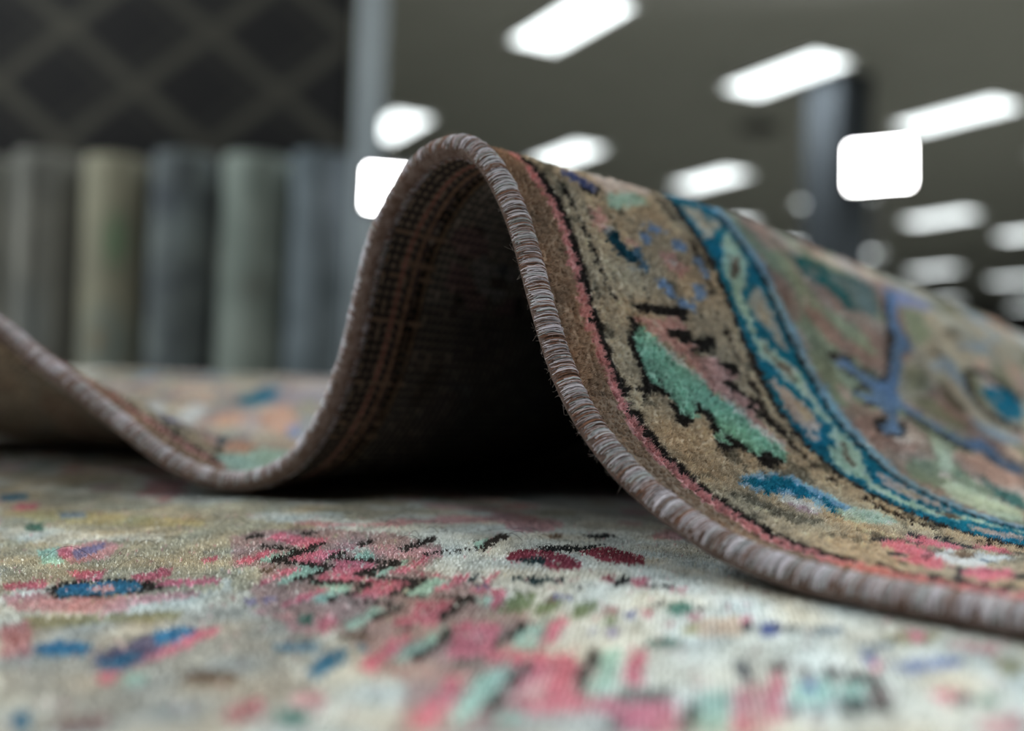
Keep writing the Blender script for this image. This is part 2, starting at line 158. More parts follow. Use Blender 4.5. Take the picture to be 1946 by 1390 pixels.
UNDER_PATTERN='''lightcream2 -889,3563 -768,3795 -593,3837 -512,3344 -673,3344 -771,3366
lightcream2 -799,3827 -691,3894 -593,3510 -381,3439 -57,3374 186,3293 482,3140 348,2214 -203,2172 -187,2671 -288,2951 -421,3257 -704,3390
tan2 -3900,5192 -3107,4963 -2125,4413 -1586,4183 -1348,3573 -1448,3352 -1576,3147 -1758,2954 -1939,2615
cream2 -3129,4178 -2927,4221 -2508,4052 -2235,4087 -2169,3936 -2455,3938 -2598,3863 -2972,3972
yellow2 -3415,4555 -3099,4595 -2620,4434 -2185,4329 -2120,4202 -2528,4214 -3011,4310
bluegrey2 -3088,4545 -2927,4540 -2833,4396 -2966,4400
green2 -3066,4266 -2985,4287 -2857,4115 -2945,4115
blue2 -3755,5002 -3629,5054 -3486,4874 -3620,4825
pink2 -3466,4764 -3330,4758 -3240,4600 -3383,4604
cream2 -2351,3156 -2241,3271 -1926,3082 -1724,3093 -1601,3195 -1448,3352 -1284,3407 -1188,3160 -1459,3059 -1625,2919 -1868,2903 -2050,2761
mint2 -2635,3754 -2579,3809 -2381,3560 -2465,3541
palepink2 -2567,3791 -2467,3956 -2315,3864 -2240,3628 -2356,3561
pink2 -2567,3791 -2517,3827 -2411,3657 -2433,3623
lilac2 -2479,3757 -2424,3919 -2363,3794 -2363,3625
pink2 -2274,3441 -2144,3475 -2071,3334 -2190,3329
pink2 -2001,3392 -1888,3482 -1841,3411 -1875,3274
pink2 -2414,3261 -2286,3324 -2212,3218 -2355,3183
palepink2 -2313,3107 -2169,3168 -1927,3107 -1643,3218 -1605,3146 -1783,3043 -1744,2977 -1841,2949 -2134,2950
pink2 -1695,3346 -1630,3375 -1613,3309 -1660,3294
brownblack2 -2198,3192 -2211,3286 -2037,3357 -1870,3320 -1780,3239 -1823,3186 -1939,3126 -2092,3092
blue2 -2163,3194 -2179,3252 -2019,3328 -1921,3326 -1845,3210 -1916,3162 -2094,3116
palepink2 -2058,3226 -1991,3283 -1943,3206 -2018,3177
greybeige2 -2021,2723 -1787,2887 -1459,3059 -1188,3160 -782,2118 -1498,2035
olive2 -2073,2887 -1882,2924 -1564,2988 -1535,2883 -1762,2847 -1952,2769
cream2 -1705,2790 -1612,2827 -1569,2741 -1658,2725
rose2 -2080,2800 -2009,2849 -1792,2557 -1827,2518 -1887,2547
mauve2 -1613,2574 -1548,2762 -1460,2676 -1436,2590 -1454,2457 -1543,2464
blue2 -1840,2624 -1791,2685 -1668,2658 -1625,2573 -1692,2541 -1780,2558
blue2 -1571,2527 -1517,2600 -1438,2572 -1473,2487 -1530,2482
blue2 -1548,2762 -1488,2845 -1406,2791 -1416,2688 -1477,2683
pink2 -1424,2800 -1377,2852 -1346,2776 -1403,2575 -1446,2482 -1452,2554
pink2 -1512,2436 -1443,2458 -1434,2368 -1467,2365
mint2 -1437,2428 -1368,2450 -1348,2377 -1383,2359
cream2 -1676,2269 -1548,2298 -1475,2224 -1475,2146 -1498,2035
umber2 -1287,2473 -1148,2485 -1107,2399 -1241,2387
pink2 -1057,2230 -997,2326 -943,2193 -1009,2162
green2 -939,2242 -861,2249 -828,2169 -894,2162
blue2 -1562,2154 -1520,2172 -1451,2076 -1494,2070
brownpink2 -1434,2126 -1340,2200 -1268,2086 -1367,2051
cream2 -1061,2592 -948,2790 -881,2696 -851,2548 -853,2439 -961,2430
blue2 -961,2491 -956,2629 -903,2686 -879,2575 -910,2454
sky2 -1146,2712 -1005,2728 -972,2643 -1113,2649
sky2 -897,2726 -850,2737 -839,2667 -871,2665
pinkgrey2 -1859,4077 -1393,4045 -1098,3757 -860,3562 -776,3390 -663,3299 -465,3056 -318,2162 -637,2133 -647,2428 -760,2554 -793,2732 -977,2839 -1161,3037 -1293,3201 -1470,3384
palepink2 -1366,3008 -1241,3074 -1025,3061 -972,2893 -1019,2794 -1145,2831 -1220,2937
green2 -1178,2977 -1130,2989 -1087,2888 -1134,2876
pink2 -1078,2888 -1037,3041 -1005,3003 -1010,2803 -1033,2802
lilac2 -1425,3120 -1323,3160 -1301,3093 -1394,3069
pink2 -1839,3648 -1783,3677 -1761,3586 -1799,3586
pink2 -1707,3620 -1614,3706 -1612,3565 -1659,3551
pink2 -1488,3359 -1471,3486 -1372,3512 -1408,3373 -1438,3312
pink2 -1270,3053 -1262,3224 -1179,3271 -1184,3128 -1228,3044
pink2 -1950,3506 -1897,3507 -1839,3402 -1876,3375
pink2 -1848,3325 -1635,3381 -1606,3308 -1807,3253
cream2 -1628,3381 -1396,3313 -1427,3197 -1569,3261
pink2 -1771,4057 -1689,4107 -1446,3964 -1439,3838 -1528,3840 -1677,3922
pink2 -1495,3648 -1413,3792 -1350,3791 -1185,3673 -1077,3590 -1101,3462 -929,3401 -905,3320 -939,3187 -704,3140 -712,2975 -722,2834 -810,2882 -856,2898 -840,3067 -944,3084 -1055,3111 -1072,3121 -1054,3341 -1106,3393 -1251,3351 -1281,3411 -1237,3565 -1383,3560
pink2 -633,2619 -660,2905 -553,2917 -500,2876 -499,2700 -400,2661 -361,2424 -444,2546 -514,2597 -583,2586
mint2 -1637,3620 -1580,3735 -1509,3794 -1504,3614 -1549,3560
mint2 -1396,3313 -1358,3461 -1288,3544 -1284,3382 -1325,3310
mint2 -1193,3118 -1186,3271 -1088,3299 -1097,3137 -1133,3095
mint2 -1002,2892 -981,3023 -884,3070 -913,2892 -970,2854
mint2 -753,2583 -744,2735 -688,2878 -682,2646 -721,2564
mint2 -513,2188 -498,2390 -484,2504 -421,2561 -436,2313 -450,2173
mint2 -1269,3674 -1177,3764 -1028,3671 -1091,3612 -1219,3640
mint2 -1101,3462 -1040,3564 -967,3537 -1020,3408
mint2 -893,3209 -858,3343 -781,3355 -772,3186 -841,3185
mint2 -672,2958 -660,3110 -598,3197 -586,2994 -624,2951
pink2 -1023,3462 -946,3616 -911,3648 -930,3507 -958,3408
pink2 -815,3254 -766,3348 -727,3321 -789,3228
pink2 -615,3015 -607,3213 -554,3267 -551,3051 -592,2993
pink2 -596,2170 -594,2323 -559,2486 -518,2502 -519,2318 -525,2166
rose2 -1037,2225 -995,2300 -950,2200 -1002,2173
palepink2 -935,2342 -859,2374 -819,2269 -897,2274
palegrey2 -776,2228 -641,2308 -591,2140 -739,2126
brownblack2 -1524,3580 -1447,3726 -1488,3813 -1566,3661
brownblack2 -1310,3316 -1241,3496 -1277,3571 -1345,3384
brownblack2 -1308,3615 -1263,3690 -1304,3786 -1350,3708
brownblack2 -1120,3382 -1028,3547 -1058,3624 -1151,3453
brownblack2 -1082,3093 -1032,3279 -1065,3349 -1115,3156
brownblack2 -916,3151 -859,3326 -888,3397 -946,3216
brownblack2 -907,2855 -837,3022 -872,3104 -942,2928
brownblack2 -677,2924 -639,3082 -686,3189 -722,3021
brownblack2 -674,2598 -632,2779 -677,2870 -717,2678
brownblack2 -477,2683 -428,2867 -467,2959 -515,2765
brownblack2 -410,2259 -362,2510 -415,2604 -460,2335
brownblack2 -1050,3710 -973,3900 -1009,4008 -1082,3793
brownblack2 -754,3723 -711,4071 -757,4244 -791,3835
brownblack2 -1688,3811 -1572,3749 -1602,3829 -1721,3894
brownblack2 -1475,3716 -1413,3819 -1444,3888 -1506,3782
brownblack2 -1203,3281 -1062,3283 -1081,3340 -1225,3338
brownblack2 -987,3078 -890,3057 -903,3106 -1003,3128
brownblack2 -987,3365 -919,3342 -934,3399 -1003,3423
brownblack2 -778,3136 -625,3119 -637,3176 -793,3194
brownblack2 -1205,3598 -1046,3560 -1061,3610 -1222,3650
grey2 -573,2535 -470,2522 -493,2652 -601,2669
pink2 -598,2907 -505,2928 -513,2738 -554,2705
pink2 -479,2671 -265,2667 -253,2455 -271,2309 -342,2366 -397,2391 -386,2550 -447,2587
pink2 -138,2177 -118,2375 7,2372 -5,2188
pink2 -386,2744 -359,2976 -322,2977 -334,2746
rose2 -133,2469 -124,2702 -82,2721 -83,2472
pink2 31,2546 70,2555 69,2468 35,2466
pink2 140,2466 185,2486 160,2200 124,2198
pink2 224,2562 261,2564 241,2282 203,2279
mint2 -455,2741 -437,2930 -372,2988 -384,2728 -431,2696
mint2 -485,2391 -504,2570 -434,2581 -430,2395 -464,2294
mint2 -208,2428 -198,2685 -142,2709 -150,2443 -188,2405
mint2 41,2191 53,2444 130,2448 110,2197
mint2 -433,2274 -330,2293 -350,2159 -433,2152
mint2 -632,3091 -604,3192 -575,3172 -606,3053
brownblack2 -487,2703 -429,2881 -460,2962 -518,2775
brownblack2 -225,2426 -198,2669 -230,2713 -255,2462
brownblack2 -419,2265 -371,2538 -408,2603 -454,2317
brownblack2 -133,2154 -102,2311 -138,2362 -168,2199
brownblack2 28,2196 60,2346 31,2382 1,2227
grey2 -136,2376 0,2384 -1,2463 -142,2454
brownblack2 -788,3790 -710,4038 -748,4201 -820,3905
black2 -698,3381 -682,3416 -704,3483 -720,3446
sage2 -557,3017 -511,3194 -453,3240 -481,3052 -529,2995
sage2 -437,2997 -422,3134 -366,3165 -367,3036 -414,2998
sage2 -329,2964 -307,3116 -246,3127 -269,2978
sage2 -229,2915 -205,3028 -179,3010 -189,2894
violet2 -409,3211 -348,3268 -331,3151 -391,3171
violet2 -163,2981 -146,3071 -124,3048 -133,2952
violet2 -259,2859 -237,2905 -228,2812
lilac2 -202,2853 -162,2887 -167,2806 -193,2805
umber2 -416,3130 -383,3179 -384,3115
rose2 -231,3061 -176,3099 -177,3025 -221,3006
crimson2 -638,3645 -577,3843 -470,3708 -342,3594 -351,3521 -437,3510 -479,3668 -588,3682
inkteal2 -597,3612 -554,3695 -484,3626 -488,3534 -573,3557
black2 -503,3951 -436,3905 -303,4091 -386,3854
crimson2 -386,3854 -298,4026 -135,3837 -131,3653 -268,3650
umber2 -563,4223 -509,4308 -496,4140 -544,4146
black2 -415,4280 -328,4405 -267,4302 -358,4191
crimson2 -261,3410 -227,3473 -214,3338 -249,3336
black2 -222,3314 -187,3450 -159,3357 -200,3270
pink2 -164,3383 -112,3428 -100,3276 -153,3307
black2 -128,3305 -81,3347 -19,3326 -30,3267
pink2 -30,3297 24,3307 18,3254 -23,3248
inkteal2 -557,3367 -490,3417 -424,3418 -389,3367 -462,3318 -526,3317
black2 -342,3268 -313,3290 -315,3253
crimson2 -670,3234 -664,3390 -620,3473 -604,3425 -636,3256
green2 -48,3060 -16,3144 44,3103 33,3007 -19,3003
brownblack2 -95,3091 -56,3129 -52,3078
brownblack2 41,3080 72,3089 63,3038
green2 -97,2770 -42,2829 18,2785 0,2744 -91,2740
pink2 -110,3048 -74,3054 -74,2982 -102,2987
pink2 -24,2937 -4,2924 -12,2883
pink2 25,3011 72,3020 63,2968 30,2967
peach2 9,2891 63,2968 172,3000 212,3002 185,2840 61,2806
yellow2 9,2900 60,2926 54,2837 15,2843
pink2 182,3000 217,3002 208,2937 182,2945
navy2 179,2928 208,2932 203,2857 178,2856
indigo2 223,2929 270,2952 293,2899 262,2827 225,2831
navy2 273,2873 326,2872 331,2916 277,2917
bluegrey2 374,2912 449,2919 441,2858 367,2853
navy2 80,2574 131,2566 123,2487 83,2484
navy2 148,2637 185,2634 182,2510 146,2502
palepink2 165,2479 218,2482 197,2203 154,2200
brownblack2 224,2653 279,2635 264,2576 224,2587
mint2 273,2521 378,2532 349,2382 262,2369
brownblack2 305,2617 335,2601 318,2533 301,2534
indigo2 301,2534 332,2538 327,2459 297,2457
navy2 250,2371 279,2385 276,2307 247,2302
navy2 304,2369 329,2370 317,2307 298,2306
brownblack2 371,2631 396,2588 373,2486 359,2520
brownblack2 404,2595 473,2573 481,2526 487,2377 468,2331 434,2359 447,2484 399,2504
mint2 388,2515 448,2518 435,2417 370,2413
inkteal2 362,2402 430,2419 425,2341 355,2324
pink2 575,2446 621,2486 646,2449 603,2410
navy2 636,2449 673,2431 645,2391 624,2401
green2 671,2429 723,2455 695,2384 662,2382
indigo2 464,2707 506,2715 498,2640 461,2648
periwinkle2 519,2624 625,2689 709,2682 693,2635 557,2577
indigo2 665,2689 711,2686 696,2645 664,2649
pink2 477,2635 500,2630 490,2586 474,2591
olive2 544,2888 721,2901 637,2783 561,2775
pink2 621,2896 667,2907 642,2816 612,2820
olive2 762,2722 852,2691 817,2577 767,2574
bluegrey2 461,2762 569,2815 554,2738 468,2721
palepink2 700,2817 831,2793 792,2719 707,2753
palepink2 656,2318 748,2352 713,2238 626,2232
pinkgrey2 -1894,4004 -1799,4120 -1508,4140 -1189,4051 -925,3822 -719,3006 -1291,2985 -1472,3257 -1666,3534
palepink2 -1450,3909 -1195,3850 -918,3794 -887,3670 -1067,3649 -1237,3773
mint2 -1605,3629 -1571,3703 -1503,3765 -1517,3702 -1535,3605 -1373,3558 -1282,3535 -1306,3404 -1337,3362 -1363,3280 -1395,3299 -1378,3490 -1431,3558 -1558,3581
mint2 -1249,3322 -1175,3313 -1096,3305 -1110,3153 -1140,3098 -1184,3096 -1173,3245 -1269,3312
mint2 -1242,3675 -1217,3773 -1138,3674 -1147,3622 -1219,3646
cream2 -1318,3775 -1282,3825 -1192,3798 -1224,3736 -1277,3737
mint2 -1107,3427 -1075,3535 -1027,3602 -1003,3648 -1002,3557 -1024,3469 -1023,3427 -1066,3410
mint2 -906,3194 -864,3366 -835,3386 -800,3327 -818,3195 -867,3172
pink2 -1732,3971 -1709,4087 -1569,3996 -1449,3964 -1419,3828 -1491,3804 -1620,3913
pink2 -1496,3653 -1457,3702 -1412,3776 -1304,3775 -1259,3799 -1299,3725 -1330,3664 -1328,3558 -1415,3581
pink2 -1289,3623 -1141,3603 -1101,3557 -1127,3448 -1136,3406 -1045,3381 -1037,3321 -1154,3320 -1248,3351 -1280,3400 -1252,3524
pink2 -1076,3135 -1042,3301 -1037,3357 -866,3350 -903,3278 -937,3193 -819,3156 -754,3143 -719,3006 -829,3002 -857,3063 -918,3087 -1037,3119
pink2 -1686,3617 -1655,3678 -1639,3780 -1578,3766 -1599,3673 -1621,3576 -1656,3553
pink2 -1473,3298 -1453,3402 -1444,3513 -1368,3513 -1405,3420 -1417,3336 -1456,3274
pink2 -1268,3058 -1248,3186 -1203,3264 -1173,3245 -1204,3146 -1243,3038
lilac2 -1368,3145 -1325,3165 -1306,3107 -1337,3088
umber2 -1532,3467 -1498,3535 -1467,3435
tan2 -1655,3511 -1569,3535 -1487,3424 -1451,3238 -1503,3197
brownblack2 -1529,3582 -1489,3642 -1525,3714 -1565,3652
brownblack2 -1489,3643 -1459,3716 -1495,3789 -1525,3713
brownblack2 -1461,3714 -1419,3744 -1452,3821 -1494,3790
brownblack2 -1532,3581 -1418,3558 -1440,3614 -1556,3639
brownblack2 -1419,3558 -1280,3513 -1299,3567 -1440,3614
brownblack2 -1274,3574 -1320,3432 -1292,3377 -1246,3515
brownblack2 -1320,3432 -1348,3373 -1320,3319 -1292,3376
brownblack2 -1279,3322 -1037,3286 -1052,3333 -1298,3371
brownblack2 -1065,3340 -1089,3257 -1061,3199 -1036,3279
brownblack2 -1089,3256 -1112,3162 -1084,3108 -1061,3199
brownblack2 -1110,3165 -1147,3161 -1124,3100 -1087,3105
brownblack2 -1317,3620 -1262,3701 -1297,3783 -1352,3699
brownblack2 -1288,3621 -1018,3570 -1033,3621 -1307,3673
brownblack2 -1038,3629 -1099,3543 -1075,3483 -1015,3567
brownblack2 -1099,3543 -1156,3455 -1132,3398 -1075,3483
brownblack2 -1134,3397 -1058,3385 -1076,3444 -1153,3456
brownblack2 -1038,3359 -858,3340 -869,3384 -1052,3404
brownblack2 -877,3398 -918,3298 -894,3239 -852,3335
brownblack2 -918,3298 -952,3222 -927,3164 -894,3239
brownblack2 -1032,3087 -892,3074 -904,3115 -1046,3129
brownblack2 -863,3094 -900,3022 -882,2979 -845,3050
brownblack2 -1684,3809 -1501,3760 -1524,3817 -1710,3868
brownblack2 -1801,3951 -1741,3995 -1775,4065 -1836,4020
brownblack2 -1466,3811 -1409,3841 -1433,3900 -1491,3869
brownblack2 -1264,3822 -1229,3889 -1258,3962 -1294,3893
brownblack2 -1069,3730 -973,3919 -1003,4014 -1096,3802
brownblack2 -1581,4010 -1523,4029 -1555,4106 -1614,4087
brownblack2 -883,3152 -753,3141 -761,3173 -892,3185
cream2 -899,3636 -645,3664 -347,3466 -315,3176 -556,3244 -664,3397 -779,3397 -912,3481
mint2 -816,3882 -773,4066 -752,3861 -786,3805
crimson2 -646,3638 -629,3786 -526,3862 -407,3714 -368,3658 -353,3515 -444,3493 -499,3586 -597,3603
inkteal2 -596,3629 -543,3677 -479,3660 -478,3563 -561,3568
black2 -529,3792 -391,3851 -406,3988 -548,3925
pink2 -1030,3470 -976,3557 -968,3684 -923,3683 -946,3535 -959,3455 -1007,3434
pink2 -911,3411 -885,3415 -898,3461 -924,3457
pink2 -856,3405 -835,3414 -846,3455 -868,3447
brownblack2 -755,3802 -711,4107 -746,4246 -785,3902
brownblack2 -970,3691 -788,3756 -797,3795 -980,3725
pink2 -774,3353 -763,3428 -722,3455 -723,3353 -752,3334
pink2 -661,3328 -656,3417 -615,3475 -621,3413 -645,3309
inkteal2 -724,3334 -714,3418 -690,3454 -693,3373 -710,3322
mauve2 -686,3290 -663,3338 -614,3277 -621,3244
pink2 -693,3271 -613,3259 -573,3263 -556,3205 -592,3002 -615,2980 -584,3169 -598,3211 -674,3236
pink2 -813,3238 -789,3322 -776,3295 -799,3227
mint2 -856,3381 -804,3381 -786,3334 -817,3275 -845,3314
mint2 -620,3186 -587,3169 -612,3001 -613,2960 -663,2959 -657,3065 -634,3151
brownblack2 -711,2967 -703,3084 -713,3156 -632,3154 -657,3065 -683,2958
brownblack2 -925,3151 -853,3348 -880,3414 -951,3211
brownblack2 -780,3136 -743,3136 -754,3182 -792,3182
brownblack2 -891,3162 -862,3162 -874,3202 -902,3201
inkteal2 -531,3354 -502,3421 -465,3358 -458,3425 -429,3401 -457,3304 -502,3315
inkteal2 -565,3360 -527,3367 -537,3419 -575,3411
inkteal2 -421,3325 -386,3333 -395,3391 -430,3383
sage2 -546,3067 -528,3208 -504,3241 -511,3068 -534,3014
sage2 -500,3052 -490,3174 -446,3213 -450,3069 -481,3000
sage2 -447,3037 -430,3123 -355,3124 -385,3022 -425,2990
pinkgrey2 -1115,3161 -732,3169 -380,2918 -273,2166 -584,2138 -592,2364 -723,2484 -837,2523 -851,2700 -996,2835
mint2 -995,2862 -964,3042 -909,3061 -931,2895 -945,2834
mint2 -762,2611 -725,2720 -698,2833 -675,2916 -657,2864 -675,2707 -700,2615 -717,2565
mint2 -504,2216 -503,2510 -429,2555 -426,2415 -457,2332 -460,2220
mint2 -459,2767 -432,2901 -383,2910 -387,2708 -434,2702
mint2 -407,2259 -322,2291 -321,2227 -395,2203
pink2 -851,2899 -819,2981 -825,3115 -710,3134 -687,3030 -709,2950 -713,2889 -776,2902 -811,2885
pink2 -665,2876 -643,2928 -511,2896 -503,2769 -508,2702 -395,2674 -340,2640 -290,2284 -389,2314 -402,2417 -392,2572 -462,2604 -572,2623 -625,2620 -626,2736
palepink2 -402,2419 -322,2510 -298,2345 -386,2329
pink2 -836,2533 -811,2663 -796,2800 -758,2805 -755,2743 -770,2636 -777,2501
pink2 -597,2177 -580,2377 -563,2509 -514,2512 -519,2327 -545,2186
umber2 -984,2803 -866,2804 -849,2752 -963,2746
cream2 -767,2211 -664,2358 -635,2319 -625,2165 -746,2153
brownblack2 -920,2866 -855,3055 -879,3110 -944,2915
brownblack2 -685,2588 -662,2642 -687,2699 -711,2643
brownblack2 -661,2647 -635,2816 -664,2870 -688,2694
brownblack2 -487,2686 -433,2875 -457,2934 -511,2738
brownblack2 -421,2268 -373,2557 -401,2606 -447,2307
brownblack2 -694,2927 -661,3100 -697,3178 -729,2996
grey2 -568,2555 -497,2574 -511,2636 -585,2617
brownblack2 -794,2846 -771,2835 -782,2884 -805,2895
brownblack2 -1039,3088 -896,3072 -908,3113 -1053,3130
lightcream2 -100,2722 156,2770 143,2493 14,2486 -65,2482 -90,2523
palegrey2 -340,2294 -132,2310 -136,2177 -318,2162
pink2 -404,2687 -259,2656 -237,2387 -135,2388 -129,2305 -339,2290
palepink2 -368,2464 -322,2488 -306,2345 -345,2323
pink2 -137,2357 -2,2387 -3,2188 -131,2178
pink2 -135,2494 -118,2724 -81,2726 -86,2476
pink2 -380,2743 -360,2948 -335,2987 -323,2949 -353,2731
mint2 -205,2427 -207,2695 -150,2723 -139,2431
mint2 49,2192 59,2430 122,2433 106,2196
brownblack2 -220,2409 -205,2673 -230,2699 -243,2431
grey2 -128,2394 -6,2402 -7,2456 -132,2449
brownblack2 -157,2175 -146,2286 -123,2269 -122,2178
brownblack2 20,2358 46,2371 37,2191 11,2189
brownblack2 -394,2560 -374,2515 -360,2557 -380,2603'''
OFFGRID=(12.234,14.788)
FL1=(2.901,8.000,1.968)
FL2=(-0.354,2.850,0.617)
SHIFTED={(8, 3):(26.334,21.371),(9, 3):(29.023,20.204),(7, 2):(22.830,16.345),(6, 2):(20.025,16.488),(4, 2):(14.806,16.182)}
VENT=(2.840,11.847)
PIL=(3.172,9.900)
ROLLS=[(1,-1.521,2.920,0.046,0.675,(0.1782, 0.1749, 0.1551),(0.14, 0.14, 0.126),[],'narrow grey beige rolled rug at the left end of the row'),
(2,-1.373,2.900,0.086,0.687,(0.1848, 0.1815, 0.165),(0.14, 0.14, 0.1295),[(0.01, 0.9, 0.05, 0.14, (0.154, 0.175, 0.182), 0.5)],'grey beige rolled rug with a pale blue patch, second from the left'),
(3,-1.184,2.920,0.092,0.688,(0.2178, 0.2079, 0.1584),(0.175, 0.168, 0.133),[(0.035, 1.16, 0.035, 0.09, (0.112, 0.189, 0.112), 0.8), (0.02, 0.86, 0.075, 0.12, (0.133, 0.175, 0.175), 0.7), (0.0, 0.87, 0.03, 0.05, (0.196, 0.147, 0.091), 0.7), (-0.01, 0.66, 0.02, 0.06, (0.168, 0.084, 0.07), 0.7)],'beige rolled rug with green and blue motifs in the middle of the row'),
(4,-0.979,2.900,0.092,0.703,(0.1254, 0.1419, 0.1419),(0.0525, 0.0595, 0.07),[(0.03, 1.2, 0.04, 0.1, (0.182, 0.217, 0.224), 0.6), (0.04, 0.72, 0.04, 0.12, (0.154, 0.189, 0.196), 0.6)],'dark blue grey rolled rug beside the beige one with green motifs'),
(5,-0.772,2.920,0.103,0.705,(0.1881, 0.2145, 0.198),(0.14, 0.1645, 0.1505),[(0.03, 1.04, 0.06, 0.05, (0.105, 0.105, 0.095), 0.5)],'pale grey green rolled rug between two blue grey ones'),
(6,-0.583,2.900,0.084,0.718,(0.1254, 0.1485, 0.1683),(0.084, 0.1015, 0.1155),[(0.02, 1.25, 0.04, 0.12, (0.175, 0.203, 0.231), 0.5)],'slim blue grey rolled rug at the right end, nearest the grey post')]
LR=(-1.244,3.250,-0.200,1.571,1.361,0)
LAT=(0.469,0.379,-0.252,0.809)
POST=(-0.500,3.240,.2)
LBASE,LDOWN=3.0,60.0
LGAIN=1.88
LSPREAD=math.radians(150)
SAT_FOLD,SAT_UNDER=.52,.62
FLOOD=45.0
ROLLSIGN=1
FOCUS=.387
APERT=.0118
EXPOSURE=0.0
KN=0.0023                                    # knot pitch of both rugs, metres
S2=2**0.5
# edge of the folded rug as it lies: x, y, z of the binding's centre, from the far left lobe over the valley and the fold to the right
EDGE=np.array(EDGE_XYZ,float)
RID1=np.array(RID1_SZ,float)                 # cross-section of the fold 147 mm in from the edge: across, height
RID2=np.array(RID2_SZ,float)                 # the same 200 mm in
def arclen(P):
    return np.concatenate([[0],np.cumsum(np.linalg.norm(np.diff(P,axis=0),axis=1))])
def gsm(a,sig,axis):
    n=int(sig*4)+1; k=np.exp(-.5*(np.arange(-n,n+1)/sig)**2); k/=k.sum()
    a=np.moveaxis(a,axis,0)
    lo=2*a[:1]-a[n:0:-1]; hi=2*a[-1:]-a[-2:-n-2:-1]
    b=np.concatenate([lo,a,hi],0)
    out=sum(k[i]*b[i:i+a.shape[0]] for i in range(2*n+1))
    return np.moveaxis(out,0,axis)
U0,U1,V1=-0.66,0.50,0.98
def lin(x,xp,P):
    return np.stack([np.interp(x,xp,P[:,i]) for i in range(P.shape[1])],-1)
def surface():
    us=np.arange(U0,U1,KN); nv=int(V1/KN)
    L=arclen(EDGE); pk=int(np.argmax(EDGE[:,2]*(EDGE[:,0]>-.1))); L=L-L[pk]
    # dense, smoothed edge
    ud=np.arange(L[0],L[-1],.002); e=gsm(lin(ud,L,EDGE),4,0)
    r0=lin(us,ud,e)
    sp=(EDGE[pk,0]-EDGE[pk,1])/S2; S0=EDGE[pk,0]+EDGE[pk,1]
    ang=np.interp(us,[-.62,-.40,-.27,-.14,0],[1.55,1.42,.98,.82,np.pi/4])
    g=np.stack([np.cos(ang),np.sin(ang)],-1)
    uval=-0.245
    wl=np.clip((us-uval+.03)/.06,0,1); wl=wl*wl*(3-2*wl)     # 0 left lobe .. 1 fold
    rows=[(0,r0)]
    for v,(kind,fs,fz,zl) in ((.045,(RID1,1,1,.005)),(.147,(RID1,1,1,.007)),(.2,(RID2,1,1,.012)),(.32,(RID2,1.04,.945,.036)),(.45,(RID2,1.09,.885,.060)),(.7,(RID2,1.2,.77,.064)),(1.0,(RID2,1.3,.6,.05))):
        Pr=kind.copy(); Pr[:,0]=(Pr[:,0]-Pr[0,0])*fs
        base=.004
        Pr[:,1]=base+(Pr[:,1]-base)*fz
        la=arclen(Pr)
        ss=np.interp(us,la,Pr[:,0]); zz=np.interp(us,la,Pr[:,1])
        far=us>la[-1]; ss=np.where(far,Pr[-1,0]+us-la[-1],ss)
        q=np.zeros((len(us),3))
        cx=EDGE[pk,0]+v/S2; cy=EDGE[pk,1]+v/S2
        q[:,0]=cx+ss/S2; q[:,1]=cy-ss/S2; q[:,2]=zz
        # left limb and lobe
        hr=(Pr[0,1]-base)/(EDGE[pk,2]-base)
        ql=np.zeros_like(q); ql[:,:2]=r0[:,:2]+v*g
        zlimb=base+(r0[:,2]-base)*hr
        drop=.8 if v<.1 else .10*np.exp(-v/.2)
        zlobe=zl+drop*np.maximum(r0[:,2]-zl,0)
        ql[:,2]=np.maximum(zlimb,zl)*wl+zlobe*(1-wl)
        if v<.1: q=r0+(np.stack([np.full(len(us),v/S2),np.full(len(us),v/S2),np.zeros(len(us))],-1))
        left=(us<0)[:,None]
        rows.append((v,np.where(left,ql,q)))
    vr=np.array([r[0] for r in rows]); R=np.stack([r[1] for r in rows],0)
    vs=np.arange(nv)*KN
    G=np.zeros((nv,len(us),3))
    idx=np.clip(np.searchsorted(vr,vs,side='right')-1,0,len(vr)-2); t=((vs-vr[idx])/(vr[idx+1]-vr[idx]))[:,None,None]
    G=R[idx]*(1-t)+R[idx+1]*t
    G=gsm(G,8,0)
    G=gsm(G,2,1)
    du=np.gradient(G,axis=1); dv=np.gradient(G,axis=0)
    N=np.cross(du,dv); N/=np.linalg.norm(N,axis=-1,keepdims=True)
    return us,vs,G,N
